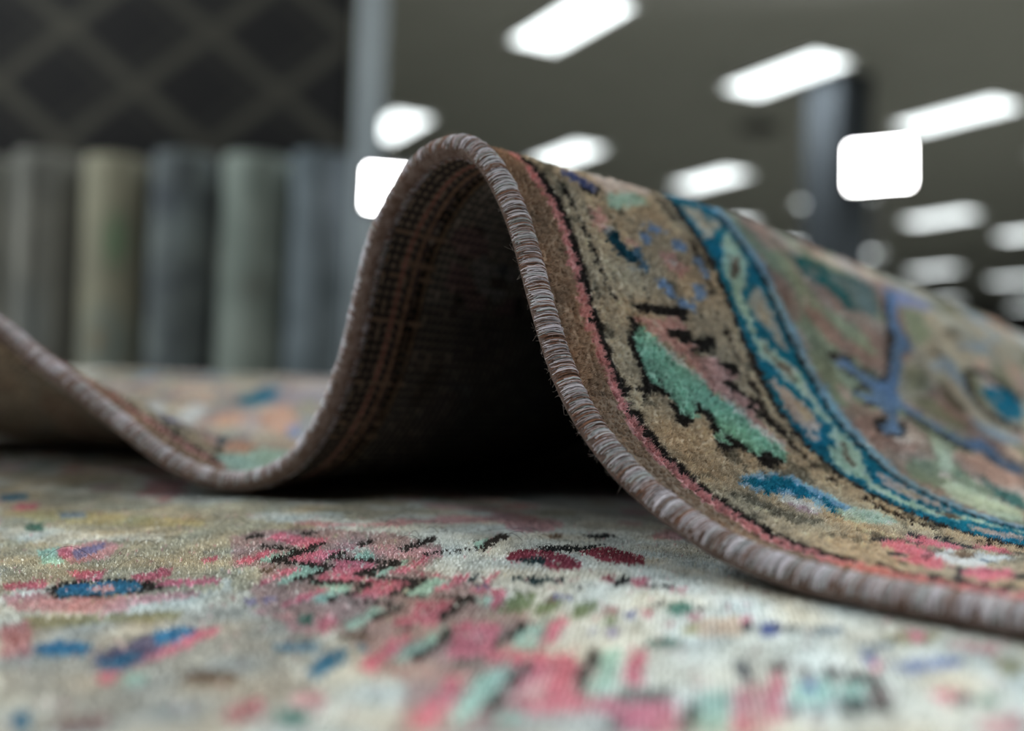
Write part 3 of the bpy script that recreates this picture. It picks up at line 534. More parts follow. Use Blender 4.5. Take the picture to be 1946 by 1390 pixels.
# ------------------------------------------------------------------ helpers
def s2l(c):
    c=np.asarray(c,float)/255.0
    return np.where(c<=.04045,c/12.92,((c+.055)/1.055)**2.4)
def tag(o,label=None,cat=None,group=None,kind=None):
    for k,v in (('label',label),('category',cat),('group',group),('kind',kind)):
        if v: o[k]=v
    return o
def empty(name,loc=(0,0,0),rz=0):
    o=bpy.data.objects.new(name,None); COL.objects.link(o); o.location=loc; o.rotation_euler=(0,0,rz); o.empty_display_size=.05
    return o
def add(name,data,mat=None,parent=None):
    o=bpy.data.objects.new(name,data); COL.objects.link(o)
    if mat: data.materials.append(mat)
    if parent: o.parent=parent
    return o
def smooth(me):
    me.polygons.foreach_set('use_smooth',np.ones(len(me.polygons),bool)); me.update()
def mesh(name,V,Q,smoothed=False):
    """Q: (n,4) or (n,3) int array, or a list of index tuples"""
    me=bpy.data.meshes.new(name)
    V=np.asarray(V,np.float32).reshape(-1,3)
    if isinstance(Q,np.ndarray):
        k=Q.shape[1]; n=len(Q)
        me.vertices.add(len(V)); me.vertices.foreach_set('co',V.ravel())
        me.loops.add(n*k); me.loops.foreach_set('vertex_index',Q.astype(np.int32).ravel())
        me.polygons.add(n); me.polygons.foreach_set('loop_start',np.arange(n,dtype=np.int32)*k)
        me.update(calc_edges=True)
    else:
        me.from_pydata([tuple(v) for v in V],[],[tuple(q) for q in Q]); me.update()
    if smoothed: smooth(me)
    return me
def gridq(nv,nu):
    j,i=np.meshgrid(np.arange(nv-1),np.arange(nu-1),indexing='ij')
    a=(j*nu+i).ravel()
    return np.stack([a,a+1,a+1+nu,a+nu],-1)
def facecol(me,C,name='col'):
    a=me.attributes.new(name,'FLOAT_COLOR','FACE')
    C=np.asarray(C,np.float32); C=np.concatenate([C,np.ones((len(C),1),np.float32)],1) if C.shape[1]==3 else C
    a.data.foreach_set('color',C.ravel())
class MB:
    """collects boxes, prisms and lathes into one mesh"""
    def __init__(s): s.v=[];s.f=[]
    def box(s,c,d,rz=0):
        n=len(s.v); cs,sn=math.cos(rz),math.sin(rz)
        for z in (-1,1):
            for x,y in ((-1,-1),(1,-1),(1,1),(-1,1)):
                a,b=x*d[0]/2,y*d[1]/2
                s.v.append((c[0]+a*cs-b*sn,c[1]+a*sn+b*cs,c[2]+z*d[2]/2))
        s.f+=[tuple(n+i for i in q) for q in ((3,2,1,0),(4,5,6,7),(0,1,5,4),(1,2,6,5),(2,3,7,6),(3,0,4,7))]
        return s
    def lathe(s,prof,n=32,c=(0,0,0)):
        b=len(s.v); k=len(prof)
        for i in range(n):
            t=2*math.pi*i/n
            for r,z in prof: s.v.append((c[0]+r*math.cos(t),c[1]+r*math.sin(t),c[2]+z))
        for i in range(n):
            for j in range(k-1):
                s.f.append((b+i*k+j,b+((i+1)%n)*k+j,b+((i+1)%n)*k+j+1,b+i*k+j+1))
        return s
    def tube(s,p,q,r,n=12):
        p=np.array(p,float);q=np.array(q,float);d=(q-p)/np.linalg.norm(q-p)
        a=np.cross(d,[0,0,1.0]); a=np.array([1.0,0,0]) if np.linalg.norm(a)<1e-3 else a/np.linalg.norm(a)
        b_=np.cross(d,a); b=len(s.v)
        for e in (p,q):
            for i in range(n):
                t=2*math.pi*i/n; s.v.append(tuple(e+r*(a*math.cos(t)+b_*math.sin(t))))
        for i in range(n): s.f.append((b+i,b+(i+1)%n,b+n+(i+1)%n,b+n+i))
        s.f.append(tuple(b+i for i in range(n))[::-1]); s.f.append(tuple(b+n+i for i in range(n)))
        return s
    def build(s,name,mat,parent=None,bevel=0,smoothed=False):
        o=add(name,mesh(name,s.v,s.f,smoothed),mat,parent)
        if bevel:
            m=o.modifiers.new('bevel','BEVEL'); m.width=bevel; m.segments=3; m.limit_method='ANGLE'
        return o
def nodes(m): return m.node_tree.nodes, m.node_tree.links
def pmat(name,col=(.5,.5,.5),rough=.8,spec=.2,metal=0):
    m=bpy.data.materials.new(name); m.use_nodes=True
    b=m.node_tree.nodes['Principled BSDF']
    b.inputs['Base Color'].default_value=(*col,1); b.inputs['Roughness'].default_value=rough
    b.inputs['Specular IOR Level'].default_value=spec; b.inputs['Metallic'].default_value=metal
    return m
def noisy(m,scale,amount,c1,c2,coord='Object',detail=4):
    n,l=nodes(m); t=n.new('ShaderNodeTexCoord'); x=n.new('ShaderNodeTexNoise'); r=n.new('ShaderNodeValToRGB')
    x.inputs['Scale'].default_value=scale; x.inputs['Detail'].default_value=detail
    r.color_ramp.elements[0].position=.5-amount; r.color_ramp.elements[1].position=.5+amount
    r.color_ramp.elements[0].color=(*c1,1); r.color_ramp.elements[1].color=(*c2,1)
    l.new(t.outputs[coord],x.inputs['Vector']); l.new(x.outputs['Fac'],r.inputs['Fac']); l.new(r.outputs['Color'],n['Principled BSDF'].inputs['Base Color'])
    return m
def attrmat(name,sheen=.0,rough=.95):
    m=pmat(name,rough=rough,spec=.08); n,l=nodes(m)
    a=n.new('ShaderNodeAttribute'); a.attribute_name='col'
    l.new(a.outputs['Color'],n['Principled BSDF'].inputs['Base Color'])
    if sheen: n['Principled BSDF'].inputs['Sheen Weight'].default_value=sheen
    return m
def emat(name,col,strength):
    m=bpy.data.materials.new(name); m.use_nodes=True; n,l=nodes(m); n.remove(n['Principled BSDF'])
    e=n.new('ShaderNodeEmission'); e.inputs['Color'].default_value=(*col,1); e.inputs['Strength'].default_value=strength
    l.new(e.outputs[0],n['Material Output'].inputs['Surface']); return m
def hairs(name,P,R,C,mat,parent):
    """P (n,k,3) points, R (n,k) radii, C (n,3) colours: every fibre is a real curve"""
    n,k=P.shape[:2]
    h=bpy.data.hair_curves.new(name); h.add_curves([k]*n)
    h.attributes['position'].data.foreach_set('vector',P.astype(np.float32).ravel())
    ra=h.attributes.get('radius') or h.attributes.new('radius','FLOAT','POINT')
    ra.data.foreach_set('value',R.astype(np.float32).ravel())
    ca=h.attributes.new('col','FLOAT_COLOR','CURVE')
    ca.data.foreach_set('color',np.concatenate([C,np.ones((n,1))],1).astype(np.float32).ravel())
    return add(name,h,mat,parent)

# ------------------------------------------------------------------ colours of the wool
PAL={'stripe':(142,108,74),'pinkline':(190,114,112),'black':(40,34,32),'tan':(164,146,116),'indigo':(76,102,168),'palepink':(178,160,150),'mintgrey':(138,172,157),
'rose':(182,135,128),'cream':(196,190,165),'inkteal':(6,62,80),'steel':(50,112,145),'grey':(142,136,126),'blue':(100,142,185),'brownblack':(60,46,38),
'mint':(98,168,146),'creammint':(192,196,150),'greyolive':(118,108,86),'sky':(110,155,185),'teal':(0,112,134),'lilac':(168,140,152),'palesage':(150,165,145),
'pink':(200,104,120),'slate':(64,66,70),'brown':(128,98,70),'palegrey':(154,154,145),'taupe':(118,102,86),'pinkgrey':(164,150,144),'tealgreen':(28,95,100),
'greyteal':(96,120,120),'sage':(125,138,112),'creamgrey':(168,163,150),'brownpink':(148,118,106),'periwinkle':(122,138,180),'greybeige':(154,148,132),
'bluegrey':(130,146,160),'umber':(110,98,74),'peach':(184,152,130),'olive':(132,130,98),'pinkbeige':(168,140,130),'seagreen':(40,116,112),'umberblack':(58,51,45),
'stem':(78,122,162),'orange':(196,140,104),'mauve':(142,125,130),'line':(112,152,172),'field':(146,128,116),
'pinkgrey2':(186,158,154),'tan2':(190,182,158),'cream2':(203,203,194),'yellow2':(190,178,130),'bluegrey2':(138,155,168),'green2':(70,140,124),'blue2':(66,136,168),'pink2':(222,128,150),
'mint2':(164,202,188),'palepink2':(212,164,166),'lilac2':(160,150,188),'brownblack2':(70,60,54),'greybeige2':(184,180,170),'olive2':(168,160,118),'rose2':(196,138,140),
'mauve2':(130,120,152),'umber2':(142,115,88),'brownpink2':(168,134,124),'sky2':(112,160,184),'palegrey2':(190,187,180),'grey2':(130,130,122),'lightcream2':(213,215,207),
'black2':(44,47,50),'sage2':(135,152,102),'violet2':(108,114,180),'crimson2':(170,55,85),'inkteal2':(30,70,76),'peach2':(220,192,166),'navy2':(46,62,86),'indigo2':(88,110,180),'periwinkle2':(140,156,194)}
GAIN_FOLD,GAIN_UNDER=2.0,1.1
def alb(name):
    g=GAIN_UNDER if name.endswith('2') else GAIN_FOLD
    c=s2l(PAL[name])*g; y=float(c@np.array([.2126,.7152,.0722])); c=y+(c-y)*(.9 if name in ('teal','inkteal','tealgreen','blue2') else SAT_UNDER if name.endswith('2') else SAT_FOLD)
    return np.clip(c,.006,.86)
KEYS=list(PAL); KI={k:i for i,k in enumerate(KEYS)}; ALB=np.array([alb(k) for k in KEYS])
def polys(text):
    out=[]
    for ln in text.strip().split('\n'):
        c,*p=ln.split(); out.append((KI[c],np.array([[float(x)/1e4 for x in q.split(',')] for q in p])))
    return out
def inside(X,Y,P):
    r=np.zeros(X.shape,bool); n=len(P); j=n-1
    for i in range(n):
        xi,yi=P[i];xj,yj=P[j]
        if yi!=yj: r^=((yi>Y)!=(yj>Y))&(X<(xj-xi)*(Y-yi)/(yj-yi)+xi)
        j=i
    return r
def paint(I,X,Y,plist,mask=None,dx=0,dy=0,jt=.35):
    """X, Y: one row/column each of the knot grid (I is [rows, columns])"""
    for c,P in plist:
        P=P+np.array([dx,dy])
        x0,x1=np.searchsorted(X,[P[:,0].min(),P[:,0].max()]); y0,y1=np.searchsorted(Y,[P[:,1].min(),P[:,1].max()])
        if x1<=x0 or y1<=y0: continue
        sl=(slice(y0,y1),slice(x0,x1)); XX,YY=np.meshgrid(X[x0:x1],Y[y0:y1])
        XX=XX+rng.uniform(-jt,jt,XX.shape)*KN; YY=YY+rng.uniform(-jt,jt,YY.shape)*KN
        m=inside(XX,YY,P)
        if mask is not None: m&=mask[sl]
        I[sl][m]=c
def blotch(shape,n,seed):
    """soft random field 0..1 used for dye variation (abrash)"""
    r=np.random.default_rng(seed); a=r.random((max(2,shape[0]//n+3),max(2,shape[1]//n+3)))
    y=np.linspace(0,a.shape[0]-2.001,shape[0]); x=np.linspace(0,a.shape[1]-2.001,shape[1])
    j=y.astype(int);i=x.astype(int);fy=(y-j)[:,None];fx=(x-i)[None]
    fy=fy*fy*(3-2*fy);fx=fx*fx*(3-2*fx)
    return a[j][:,i]*(1-fy)*(1-fx)+a[j+1][:,i]*fy*(1-fx)+a[j][:,i+1]*(1-fy)*fx+a[j+1][:,i+1]*fy*fx
def dye(I,seed):
    C=ALB[I].copy(); r=np.random.default_rng(seed)
    k=1+.30*(blotch(I.shape,5,seed+1)-.5)+.25*(blotch(I.shape,25,seed+2)-.5)+r.normal(0,.06,I.shape)
    C*=np.clip(k,.5,1.6)[...,None]
    warm=(blotch(I.shape,9,seed+3)-.5)*.16
    C[...,0]*=1+warm; C[...,2]*=1-warm
    return np.clip(C,.004,.9)

# ------------------------------------------------------------------ the folded rug
us,vs,G,NN=surface()
nu,nv=len(us),len(vs)
uc=us[:-1]+KN/2; vc=vs[:-1]+KN/2
I=np.full((nv-1,nu-1),KI['field'],int)
UUc,VVc=np.meshgrid(uc,vc)
pf=polys(FOLD_PATTERN)
# border: bands that run the whole length of the edge
def jit(a): return a+rng.normal(0,.0005,UUc.shape)+.0006*np.sin(UUc*90)+.0004*np.sin(UUc*41+1)
VJ=jit(VVc)
fieldtone=blotch(I.shape,14,90)
I[(VJ>.19)&(fieldtone>.60)]=KI['sage']; I[(VJ>.19)&(fieldtone<.36)]=KI['brownpink']; I[(VJ>.19)&(blotch(I.shape,6,91)>.78)]=KI['pinkgrey']
I[VJ>.36]=KI['greybeige']; I[(VJ>.36)&(fieldtone>.62)]=KI['olive']; I[(VJ>.36)&(fieldtone<.33)]=KI['pinkbeige']; I[(VJ>.36)&(blotch(I.shape,10,92)>.74)]=KI['bluegrey']
I[VJ<.130]=KI['tan']
I[(VJ<.130)&(blotch(I.shape,3,93)>.80)]=KI['greyolive']
I[VJ<.0222]=KI['stripe']
I[(VJ>=.0222)&(VJ<.0268)]=KI['pinkline']
I[(VJ>=.0268)&(VJ<.0318)&(blotch(I.shape,4,94)>.10)]=KI['black']
I[(VJ>=.1185)&(VJ<.1225)&(blotch(I.shape,4,95)>.30)]=KI['brownblack']
I[(VJ>=.1285)&(VJ<.1335)]=KI['brownblack']
I[(VJ>=.1335)&(VJ<.1755)]=KI['teal']
I[(VJ>=.1755)&(VJ<.1805)]=KI['black']
I[(VJ>=.1805)&(VJ<.1885)]=KI['line']
# the motifs repeat along the border; the stretch the photograph shows is drawn last
seen=(UUc>-.03)&(UUc<.33)
for k in (-2,-1,1):
    paint(I,uc,vc,[p for p in pf if p[1][:,0].mean()>-.06],mask=~seen,dx=.345*k)
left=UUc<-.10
vi=np.array([KEYS.index(k) for k in ('greybeige','orange','mauve','cream','pinkbeige')])
bl=blotch(I.shape,16,96)
I[left&(VVc>.06)]=KI['greybeige']
for lo,hi,k in ((.0,.22,'mauve'),(.30,.36,'peach'),(.62,.68,'bluegrey'),(.74,1,'pinkbeige')):
    I[left&(VVc>.06)&(bl>lo)&(bl<hi)]=KI[k]
paint(I,uc,vc,pf,mask=left|seen)
I[VJ<.0185]=KI['stripe']
I[(VJ>=.1755)&(VJ<.1805)&(UUc>-.1)]=KI['black']
I[(((VJ>=.1335)&(VJ<.1385))|((VJ>=.1708)&(VJ<.1755)))&(UUc>-.1)]=KI['teal']
I[(VJ>=.1285)&(VJ<.1335)&(UUc>-.1)]=KI['brownblack']
CF=dye(I,11); CF[left]*=.62  # valley side darkened in the wool colour to offset the stronger light there
matP=attrmat('wool_pile',sheen=.15); matF=attrmat('wool_fibre',sheen=.1,rough=.85)
rug=empty('folded_rug',(float(G[0,nu//2,0]),float(G[0,nu//2,1]),0))
tag(rug,'folded hand-knotted wool rug with teal border band, lifted into a fold on the lower rug','rug')
def child(o):
    r=o.parent; o.location=(-r.location[0],-r.location[1],-r.location[2]) if r.type=='EMPTY' else (0,0,0)
    return o
top=G+NN*.0012+NN*rng.normal(0,.00018,(nv,nu,1))
me=mesh('pile',top.reshape(-1,3),gridq(nv,nu),True); mA=(UUc>-.03)&(UUc<.40)&(VVc>.0045)&(VVc<.215)
mB=(UUc>-.05)&(UUc<.40)&(VVc>=.215)&(VVc<.62)
mC=(UUc>-.58)&(UUc<-.15)&(VVc>.005)&(VVc<.52)
mD=(UUc>-.15)&(UUc<=-.03)&(VVc>.003)&(VVc<.20)
PILE_SHADE=.55      # self-shade of dense pile put into the colour where fibres are missing or short
facecol(me,(CF*np.where((mA|mB|mC|mD)&~((VVc<.0222)&(UUc>.13)),1,PILE_SHADE)[...,None]).reshape(-1,3))
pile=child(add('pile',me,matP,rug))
# fibres
GC=(G[:-1,:-1]+G[1:,:-1]+G[:-1,1:]+G[1:,1:])/4; NC=NN[:-1,:-1]
TU=np.gradient(G,axis=1)[:-1,:-1]; TU/=np.linalg.norm(TU,axis=-1,keepdims=True)
TV=np.cross(NC,TU)
def tufts(P,N,A,B,C,per,length,rad,lean,seed,spread=.30,kn=KN):
    r=np.random.default_rng(seed); n=len(P)
    n2=n*per; rep=lambda a: np.repeat(a,per,0)
    P,N,A,B,C=map(rep,(P,N,A,B,C))
    x=r.uniform(-.5,.5,(n2,1)); y=r.uniform(-.5,.5,(n2,1))
    kx,ky=[np.repeat(r.normal(0,.16,(n,1)),per,0) for _ in (0,1)]; kl=np.repeat(np.clip(r.normal(1,.13,(n,1)),.6,1.4),per,0); kc=np.repeat(np.clip(r.normal(1,.12,(n,1)),.6,1.4),per,0)
    root=P+kn*(.34*(x*A+y*B)+.12*(kx*A+ky*B)/.16*.6)
    d=N+spread*(x*A+y*B)+(kx+lean[0]+r.normal(0,.10,(n2,1)))*A+(ky+lean[1]+r.normal(0,.10,(n2,1)))*B
    d/=np.linalg.norm(d,axis=1,keepdims=True)
    L=length*kl*np.clip(r.normal(1,.10,(n2,1)),.5,1.5)
    mid=root+d*L*.55
    tip=mid+(d+(r.normal(0,.28,(n2,1))+.5*x)*A+(r.normal(0,.28,(n2,1))+.5*y)*B)*L*.42
    PP=np.stack([root,mid,tip],1)
    rr=rad*np.clip(r.normal(1,.2,(n2,1)),.5,1.6)*np.array([[1.0,.9,.5]])
    cc=np.clip(C*kc*r.normal(1,.15,(n2,1))+np.where(r.random((n2,1))<.05,.05,0),.003,.9)
    return PP,rr,cc
def sel(m,per,length,rad,lean,seed,**kw):
    return tufts(GC[m],NC[m],TU[m],TV[m],CF[m],per,length,rad,lean,seed,**kw)
mS=mA&(VVc<.0222)&(UUc>.13); mA=mA&~mS
parts=[sel(mS,30,.0021,.000085,(.18,-.12),6),sel(mA,30,.0032,.000085,(.18,-.12),1),sel(mB,6,.0032,.00020,(.15,-.1),2),sel(mC,3,.0032,.0003,(.15,-.1),3),sel(mD,12,.0038,.00012,(.1,-.1),4)]
tag(child(hairs('pile_fibre',*[np.concatenate(x,0) for x in zip(*parts)],matF,pile)),kind='stuff')
for o in rug.children_recursive:
    if o.name.startswith('pile_fibre'): o.location=(0,0,0)
# woven back
off=.0032
wj=np.arange(nv)[:,None];wi=np.arange(nu)[None]
bump=.0005*(((wj//1+wi//1)%2)*2-1)
back=G-NN*(off+bump[...,None])
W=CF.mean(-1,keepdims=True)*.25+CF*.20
W=W*np.where((UUc<-.24)[...,None],np.array([2.1,1.75,1.4]),.30)+np.array([.006,.0045,.0035])  # shade inside the fold and light at the left end painted into the back
jj=np.arange(nv-1)[:,None];ii=np.arange(nu-1)[None]
nod=((jj%2==0)&((ii%2==0)|(rng.random((nv-1,nu-1))<.15)))
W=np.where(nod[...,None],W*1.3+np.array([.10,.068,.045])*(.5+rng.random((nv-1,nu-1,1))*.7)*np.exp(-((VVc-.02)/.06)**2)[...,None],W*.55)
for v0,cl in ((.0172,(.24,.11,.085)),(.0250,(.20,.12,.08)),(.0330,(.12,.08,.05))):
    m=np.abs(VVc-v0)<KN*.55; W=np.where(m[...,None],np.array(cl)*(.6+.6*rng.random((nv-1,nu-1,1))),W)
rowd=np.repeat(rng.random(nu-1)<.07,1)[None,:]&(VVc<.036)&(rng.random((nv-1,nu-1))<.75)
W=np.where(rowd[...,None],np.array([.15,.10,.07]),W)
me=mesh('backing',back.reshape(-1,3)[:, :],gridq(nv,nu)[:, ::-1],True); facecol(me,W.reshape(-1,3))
backing=child(add('backing',me,attrmat('woven_back',rough=.9),rug)); tag(backing,'woven back with pinkish warp lines, shade of the fold darkened into its colour')
# selvedge binding: core cord plus wrapped yarn
E0=G[0]; T0=np.gradient(E0,axis=0); T0/=np.linalg.norm(T0,axis=1,keepdims=True)
N0=NN[0]; B0=np.cross(N0,T0)            # B0 points away from the rug body or towards it, both fine for a round cord
RB=.0047
th=np.linspace(0,2*np.pi,21)[:-1]
ring=(E0[:,None]+RB*(np.cos(th)[None,:,None]*N0[:,None]+np.sin(th)[None,:,None]*B0[:,None]))
a=np.arange(nu-1)[:,None]*20;b=np.arange(20)[None];b1=(b+1)%20
Q=np.stack([a+b,a+b1,a+20+b1,a+20+b],-1).reshape(-1,4)
bind=child(add('binding',mesh('binding',ring.reshape(-1,3),Q,True),noisy(pmat('binding_cord',rough=.9),260,.16,(.09,.055,.042),(.17,.125,.11)),rug))
tag(bind,'grey and brown yarn-wrapped selvedge cord')
ue=np.arange(-.62,.46,.00017); n=len(ue); r=np.random.default_rng(5)
ue=ue+r.normal(0,.00025,n)
tt=np.linspace(-.35,2*np.pi*.62,11)[None]+r.uniform(-.5,.5,(n,1))-.35*np.pi
slant=(.0016+r.normal(0,.0004,(n,1)))
uu=ue[:,None]+slant*np.linspace(-.8,.8,11)[None]+r.normal(0,.00012,(n,11))
def at(arr,u): 
    x=(u-us[0])/KN; i=np.clip(x.astype(int),0,nu-2); f=(x-i)[...,None]; return arr[i]*(1-f)+arr[i+1]*f
c0,n0,b0=at(E0,uu),at(N0,uu),at(B0,uu)
rad=RB+.0002+np.abs(r.normal(0,.00022,(n,1)))+.00030*np.sin(2*np.pi*ue[:,None]/.0019)*np.ones((1,11))
PP=c0+rad[...,None]*(np.cos(tt)[...,None]*n0+np.sin(tt)[...,None]*b0)
clus=.48*np.interp(ue,np.arange(-.64,.5,.0029),np.random.default_rng(9).random(len(np.arange(-.64,.5,.0029))))+.52*np.interp(ue,np.arange(-.64,.5,.0007),np.random.default_rng(8).random(len(np.arange(-.64,.5,.0007))))+r.normal(0,.30,n)
lilac=np.array([.74,.69,.75]); grey=np.array([.30,.275,.285]); brn=np.array([.26,.13,.085]); blu=np.array([.50,.56,.57])
cc=np.where((clus>.52)[:,None],lilac,np.where((clus>.36)[:,None],grey,brn)); cc=np.where((r.random(n)<.12)[:,None],blu,cc)*r.normal(1,.12,(n,1))
parts=[(PP,np.full((n,11),.00012)*r.uniform(.6,1.25,(n,1)),cc)]
# fuzz standing off the yarn and a few loose ends
m=5200; u=r.uniform(-.6,.42,m); t=r.uniform(-np.pi,np.pi,m)
c0,n0,b0,t0=at(E0,u),at(N0,u),at(B0,u),at(T0,u)
d=np.cos(t)[:,None]*n0+np.sin(t)[:,None]*b0
k=np.linspace(0,1,11)[None,:,None]; L=np.abs(r.normal(.0010,.0006,(m,1,1)))
PF=(c0+d*RB)[:,None]+d[:,None]*k*L*.9+t0[:,None]*(k**1.5)*L*r.normal(0,1,(m,1,1))+np.cross(d,t0)[:,None]*(k**2)*L*r.normal(0,1.3,(m,1,1))
parts.append((PF,np.full((m,11),.000019),np.repeat(np.array([[.55,.46,.42]]),m,0)))
lo=[]
for u_,t_,L_,k1,k2 in ((.118,1.9,.016,.9,-.5),(.072,1.9,.007,-.4,.6),(.155,2.0,.007,.7,.4),(.1,1.6,.006,.5,1.),(-.03,.2,.006,.4,.4),(-.05,.4,.005,-.5,.4),(.02,.2,.006,.4,-.6)):
    u_=np.array([u_]); e,nn_,bb_,t0_=at(E0,u_)[0],at(N0,u_)[0],at(B0,u_)[0],at(T0,u_)[0]
    d=np.cos(t_)*nn_+np.sin(t_)*bb_; s=np.linspace(0,1,11)[:,None]
    lo.append(e+d*RB+d*s*L_*.45+t0_*L_*(k1*s-.6*k1*s**3)+np.array([0,0,-1])*L_*s**2*.5)
parts.append((np.array(lo),np.full((len(lo),11),.00007),np.repeat(np.array([[.6,.5,.36]]),len(lo),0)))
y=hairs('wrapped_yarn',*[np.concatenate(x,0) for x in zip(*parts)],matF,bind); tag(y,kind='stuff')

# ------------------------------------------------------------------ the rug underneath
ROT=math.radians(10)
KN2=.0017
ga=np.concatenate([np.arange(-1.25,-.62,.012),np.arange(-.62,.36,KN2),np.arange(.37,1.5,.012)])
gb=np.concatenate([np.arange(-.35,.05,.012),np.arange(.05,.86,KN2),np.arange(.87,1.75,.012)])
ac=(ga[:-1]+ga[1:])/2; bc=(gb[:-1]+gb[1:])/2
I2=np.full((len(bc),len(ac)),KI['cream2'],int)
t2=blotch(I2.shape,12,60); I2[t2>.66]=KI['tan2']; I2[t2<.28]=KI['palepink2']
pu=polys(UNDER_PATTERN)
for dx in (-.46,.46):
    for dy in (0,.36): paint(I2,ac,bc,pu,dx=dx,dy=dy)
paint(I2,ac,bc,pu,dx=0,dy=.42)
paint(I2,ac,bc,[(KI['cream2'],np.array([(-.36,.40),(.10,.44),(.30,.33),(.22,.20),(.12,.10),(-.1,.10),(-.30,.22)]))])
paint(I2,ac,bc,pu,jt=.25)
spk=rng.random(I2.shape); alt=np.array([KI[k] for k in ('palepink2','cream2','palegrey2','tan2')])[rng.integers(0,4,I2.shape)]
I2=np.where(spk<.05,alt,I2)
C2=dye(I2,21)
A,B=np.meshgrid(ga,gb); ca,sa=math.cos(ROT),math.sin(ROT)
ZB=-.0013
def dip(x,y):           # the lower rug slopes gently down in front of the fold
    d=np.maximum(0,.40-(x+y))/S2; d=np.where(d<.03,d*d/.06,d-.015)
    return -.034*np.tanh(d*.125/.034)
low=np.stack([A*ca+B*sa,-A*sa+B*ca,np.full_like(A,ZB)+rng.normal(0,.00016,A.shape)],-1)
low[...,2]+=dip(low[...,0],low[...,1])
under=empty('flat_rug',(0,.5,ZB-.006))
tag(under,'flat cream rug with pink and mint zigzag pattern lying underneath the folded rug','rug')
def plate(name,a0,a1,b0,b1,top,bot,mat,parent=None,n=60):
    """a slab whose upper face follows the lower rug"""
    aa,bb=np.meshgrid(np.linspace(a0,a1,n),np.linspace(b0,b1,n)); px,py=aa*ca+bb*sa,-aa*sa+bb*ca
    t=np.stack([px,py,dip(px,py)+top],-1).reshape(-1,3); u=t.copy(); u[:,2]=bot if bot is not None else t[:,2]-.005
    q=gridq(n,n); k=n*n; F=[tuple(f) for f in q]+[tuple(f[::-1]+k) for f in q]
    rim=list(range(n))+[j*n+n-1 for j in range(1,n)]+[(n-1)*n+i for i in range(n-2,-1,-1)]+[j*n for j in range(n-2,0,-1)]
    for p_,q_ in zip(rim,rim[1:]+rim[:1]): F.append((q_,p_,p_+k,q_+k))
    return add(name,mesh(name,np.concatenate([t,u]),F),mat,parent)
child(plate('backing',ga[0],ga[-1],gb[0],gb[-1],ZB-.001,None,noisy(pmat('under_back',rough=.95),60,.2,(.16,.13,.10),(.30,.26,.2)),under))
AC,BC=np.meshgrid(ac,bc); X=AC*ca+BC*sa; Y=-AC*sa+BC*ca
KX=np.array([ca,-sa,0.0]);KY=np.array([sa,ca,0.0])
def ltuft(m,per,length,rad,seed):
    P=np.stack([X[m],Y[m],ZB+dip(X[m],Y[m])],-1); k=len(P)
    one=lambda v: np.repeat(np.array([v]),k,0)
    return tufts(P,one(np.array([0,0,1.0])),one(KX),one(KY),C2[m],per,length,rad,(.08,-.12),seed,kn=KN2)
fr=(np.abs(X)<.56*Y+.02)&(X+Y<.47)
fr=(np.abs(X)<.60*Y+.06)&(X+Y<.47)
m1=fr&(Y>.24)&(Y<.56)&(X+Y>-.2); m2=fr&(Y>.09)&(Y<=.24); m3=(np.abs(X)<.62*Y+.08)&(X+Y<.55)&~m1&(Y>=.40)&(Y<.84)
me=mesh('pile',low.reshape(-1,3),gridq(len(gb),len(ga)),True); facecol(me,(C2*np.where(m1|m2|m3,1,PILE_SHADE)[...,None]).reshape(-1,3))
pile2=child(add('pile',me,matP,under))
parts=[ltuft(m1,9,.0014,.00010,31),ltuft(m2,6,.0014,.00014,32),ltuft(m3,3,.0014,.00022,33)]
# a few dark hairs shed on the pile
q=np.random.default_rng(44); m=70
x=q.uniform(-.19,.02,m); yy=q.uniform(.33,.47,m); k=np.linspace(0,1,9)[None,:,None]
ang=q.uniform(0,6.28,m); L=q.uniform(.006,.022,m)
d=np.stack([np.cos(ang),np.sin(ang),np.zeros(m)],-1)[:,None]; e=np.stack([-np.sin(ang),np.cos(ang),np.zeros(m)],-1)[:,None]
HP=np.stack([x,yy,.0004+dip(x,yy)],-1)[:,None]+d*L[:,None,None]*(k-.5)+e*L[:,None,None]*q.normal(0,.35,(m,1,1))*(k*k)+np.array([0,0,1.0])*L[:,None,None]*.35*np.sin(k*np.pi)*q.random((m,1,1))
sub=[np.concatenate(x_,0) for x_ in zip(*parts)]
f2=hairs('pile_fibre',*sub,matF,pile2); tag(f2,kind='stuff')
h2=hairs('shed_hair',HP,np.full((m,9),.00006),np.repeat(np.array([[.03,.025,.022]]),m,0),matF,pile2); tag(h2,'thin dark hairs shed on the pile',kind='stuff')
# the stand the rugs are piled on
FZ=-.72
pl=plate('platform',ga[0]-.02,ga[-1]+.02,gb[0]-.02,gb[-1]+.02,ZB-.0065,FZ,noisy(pmat('platform_board',rough=.8),7,.25,(.10,.085,.07),(.17,.145,.12)))
tag(pl,kind='structure')

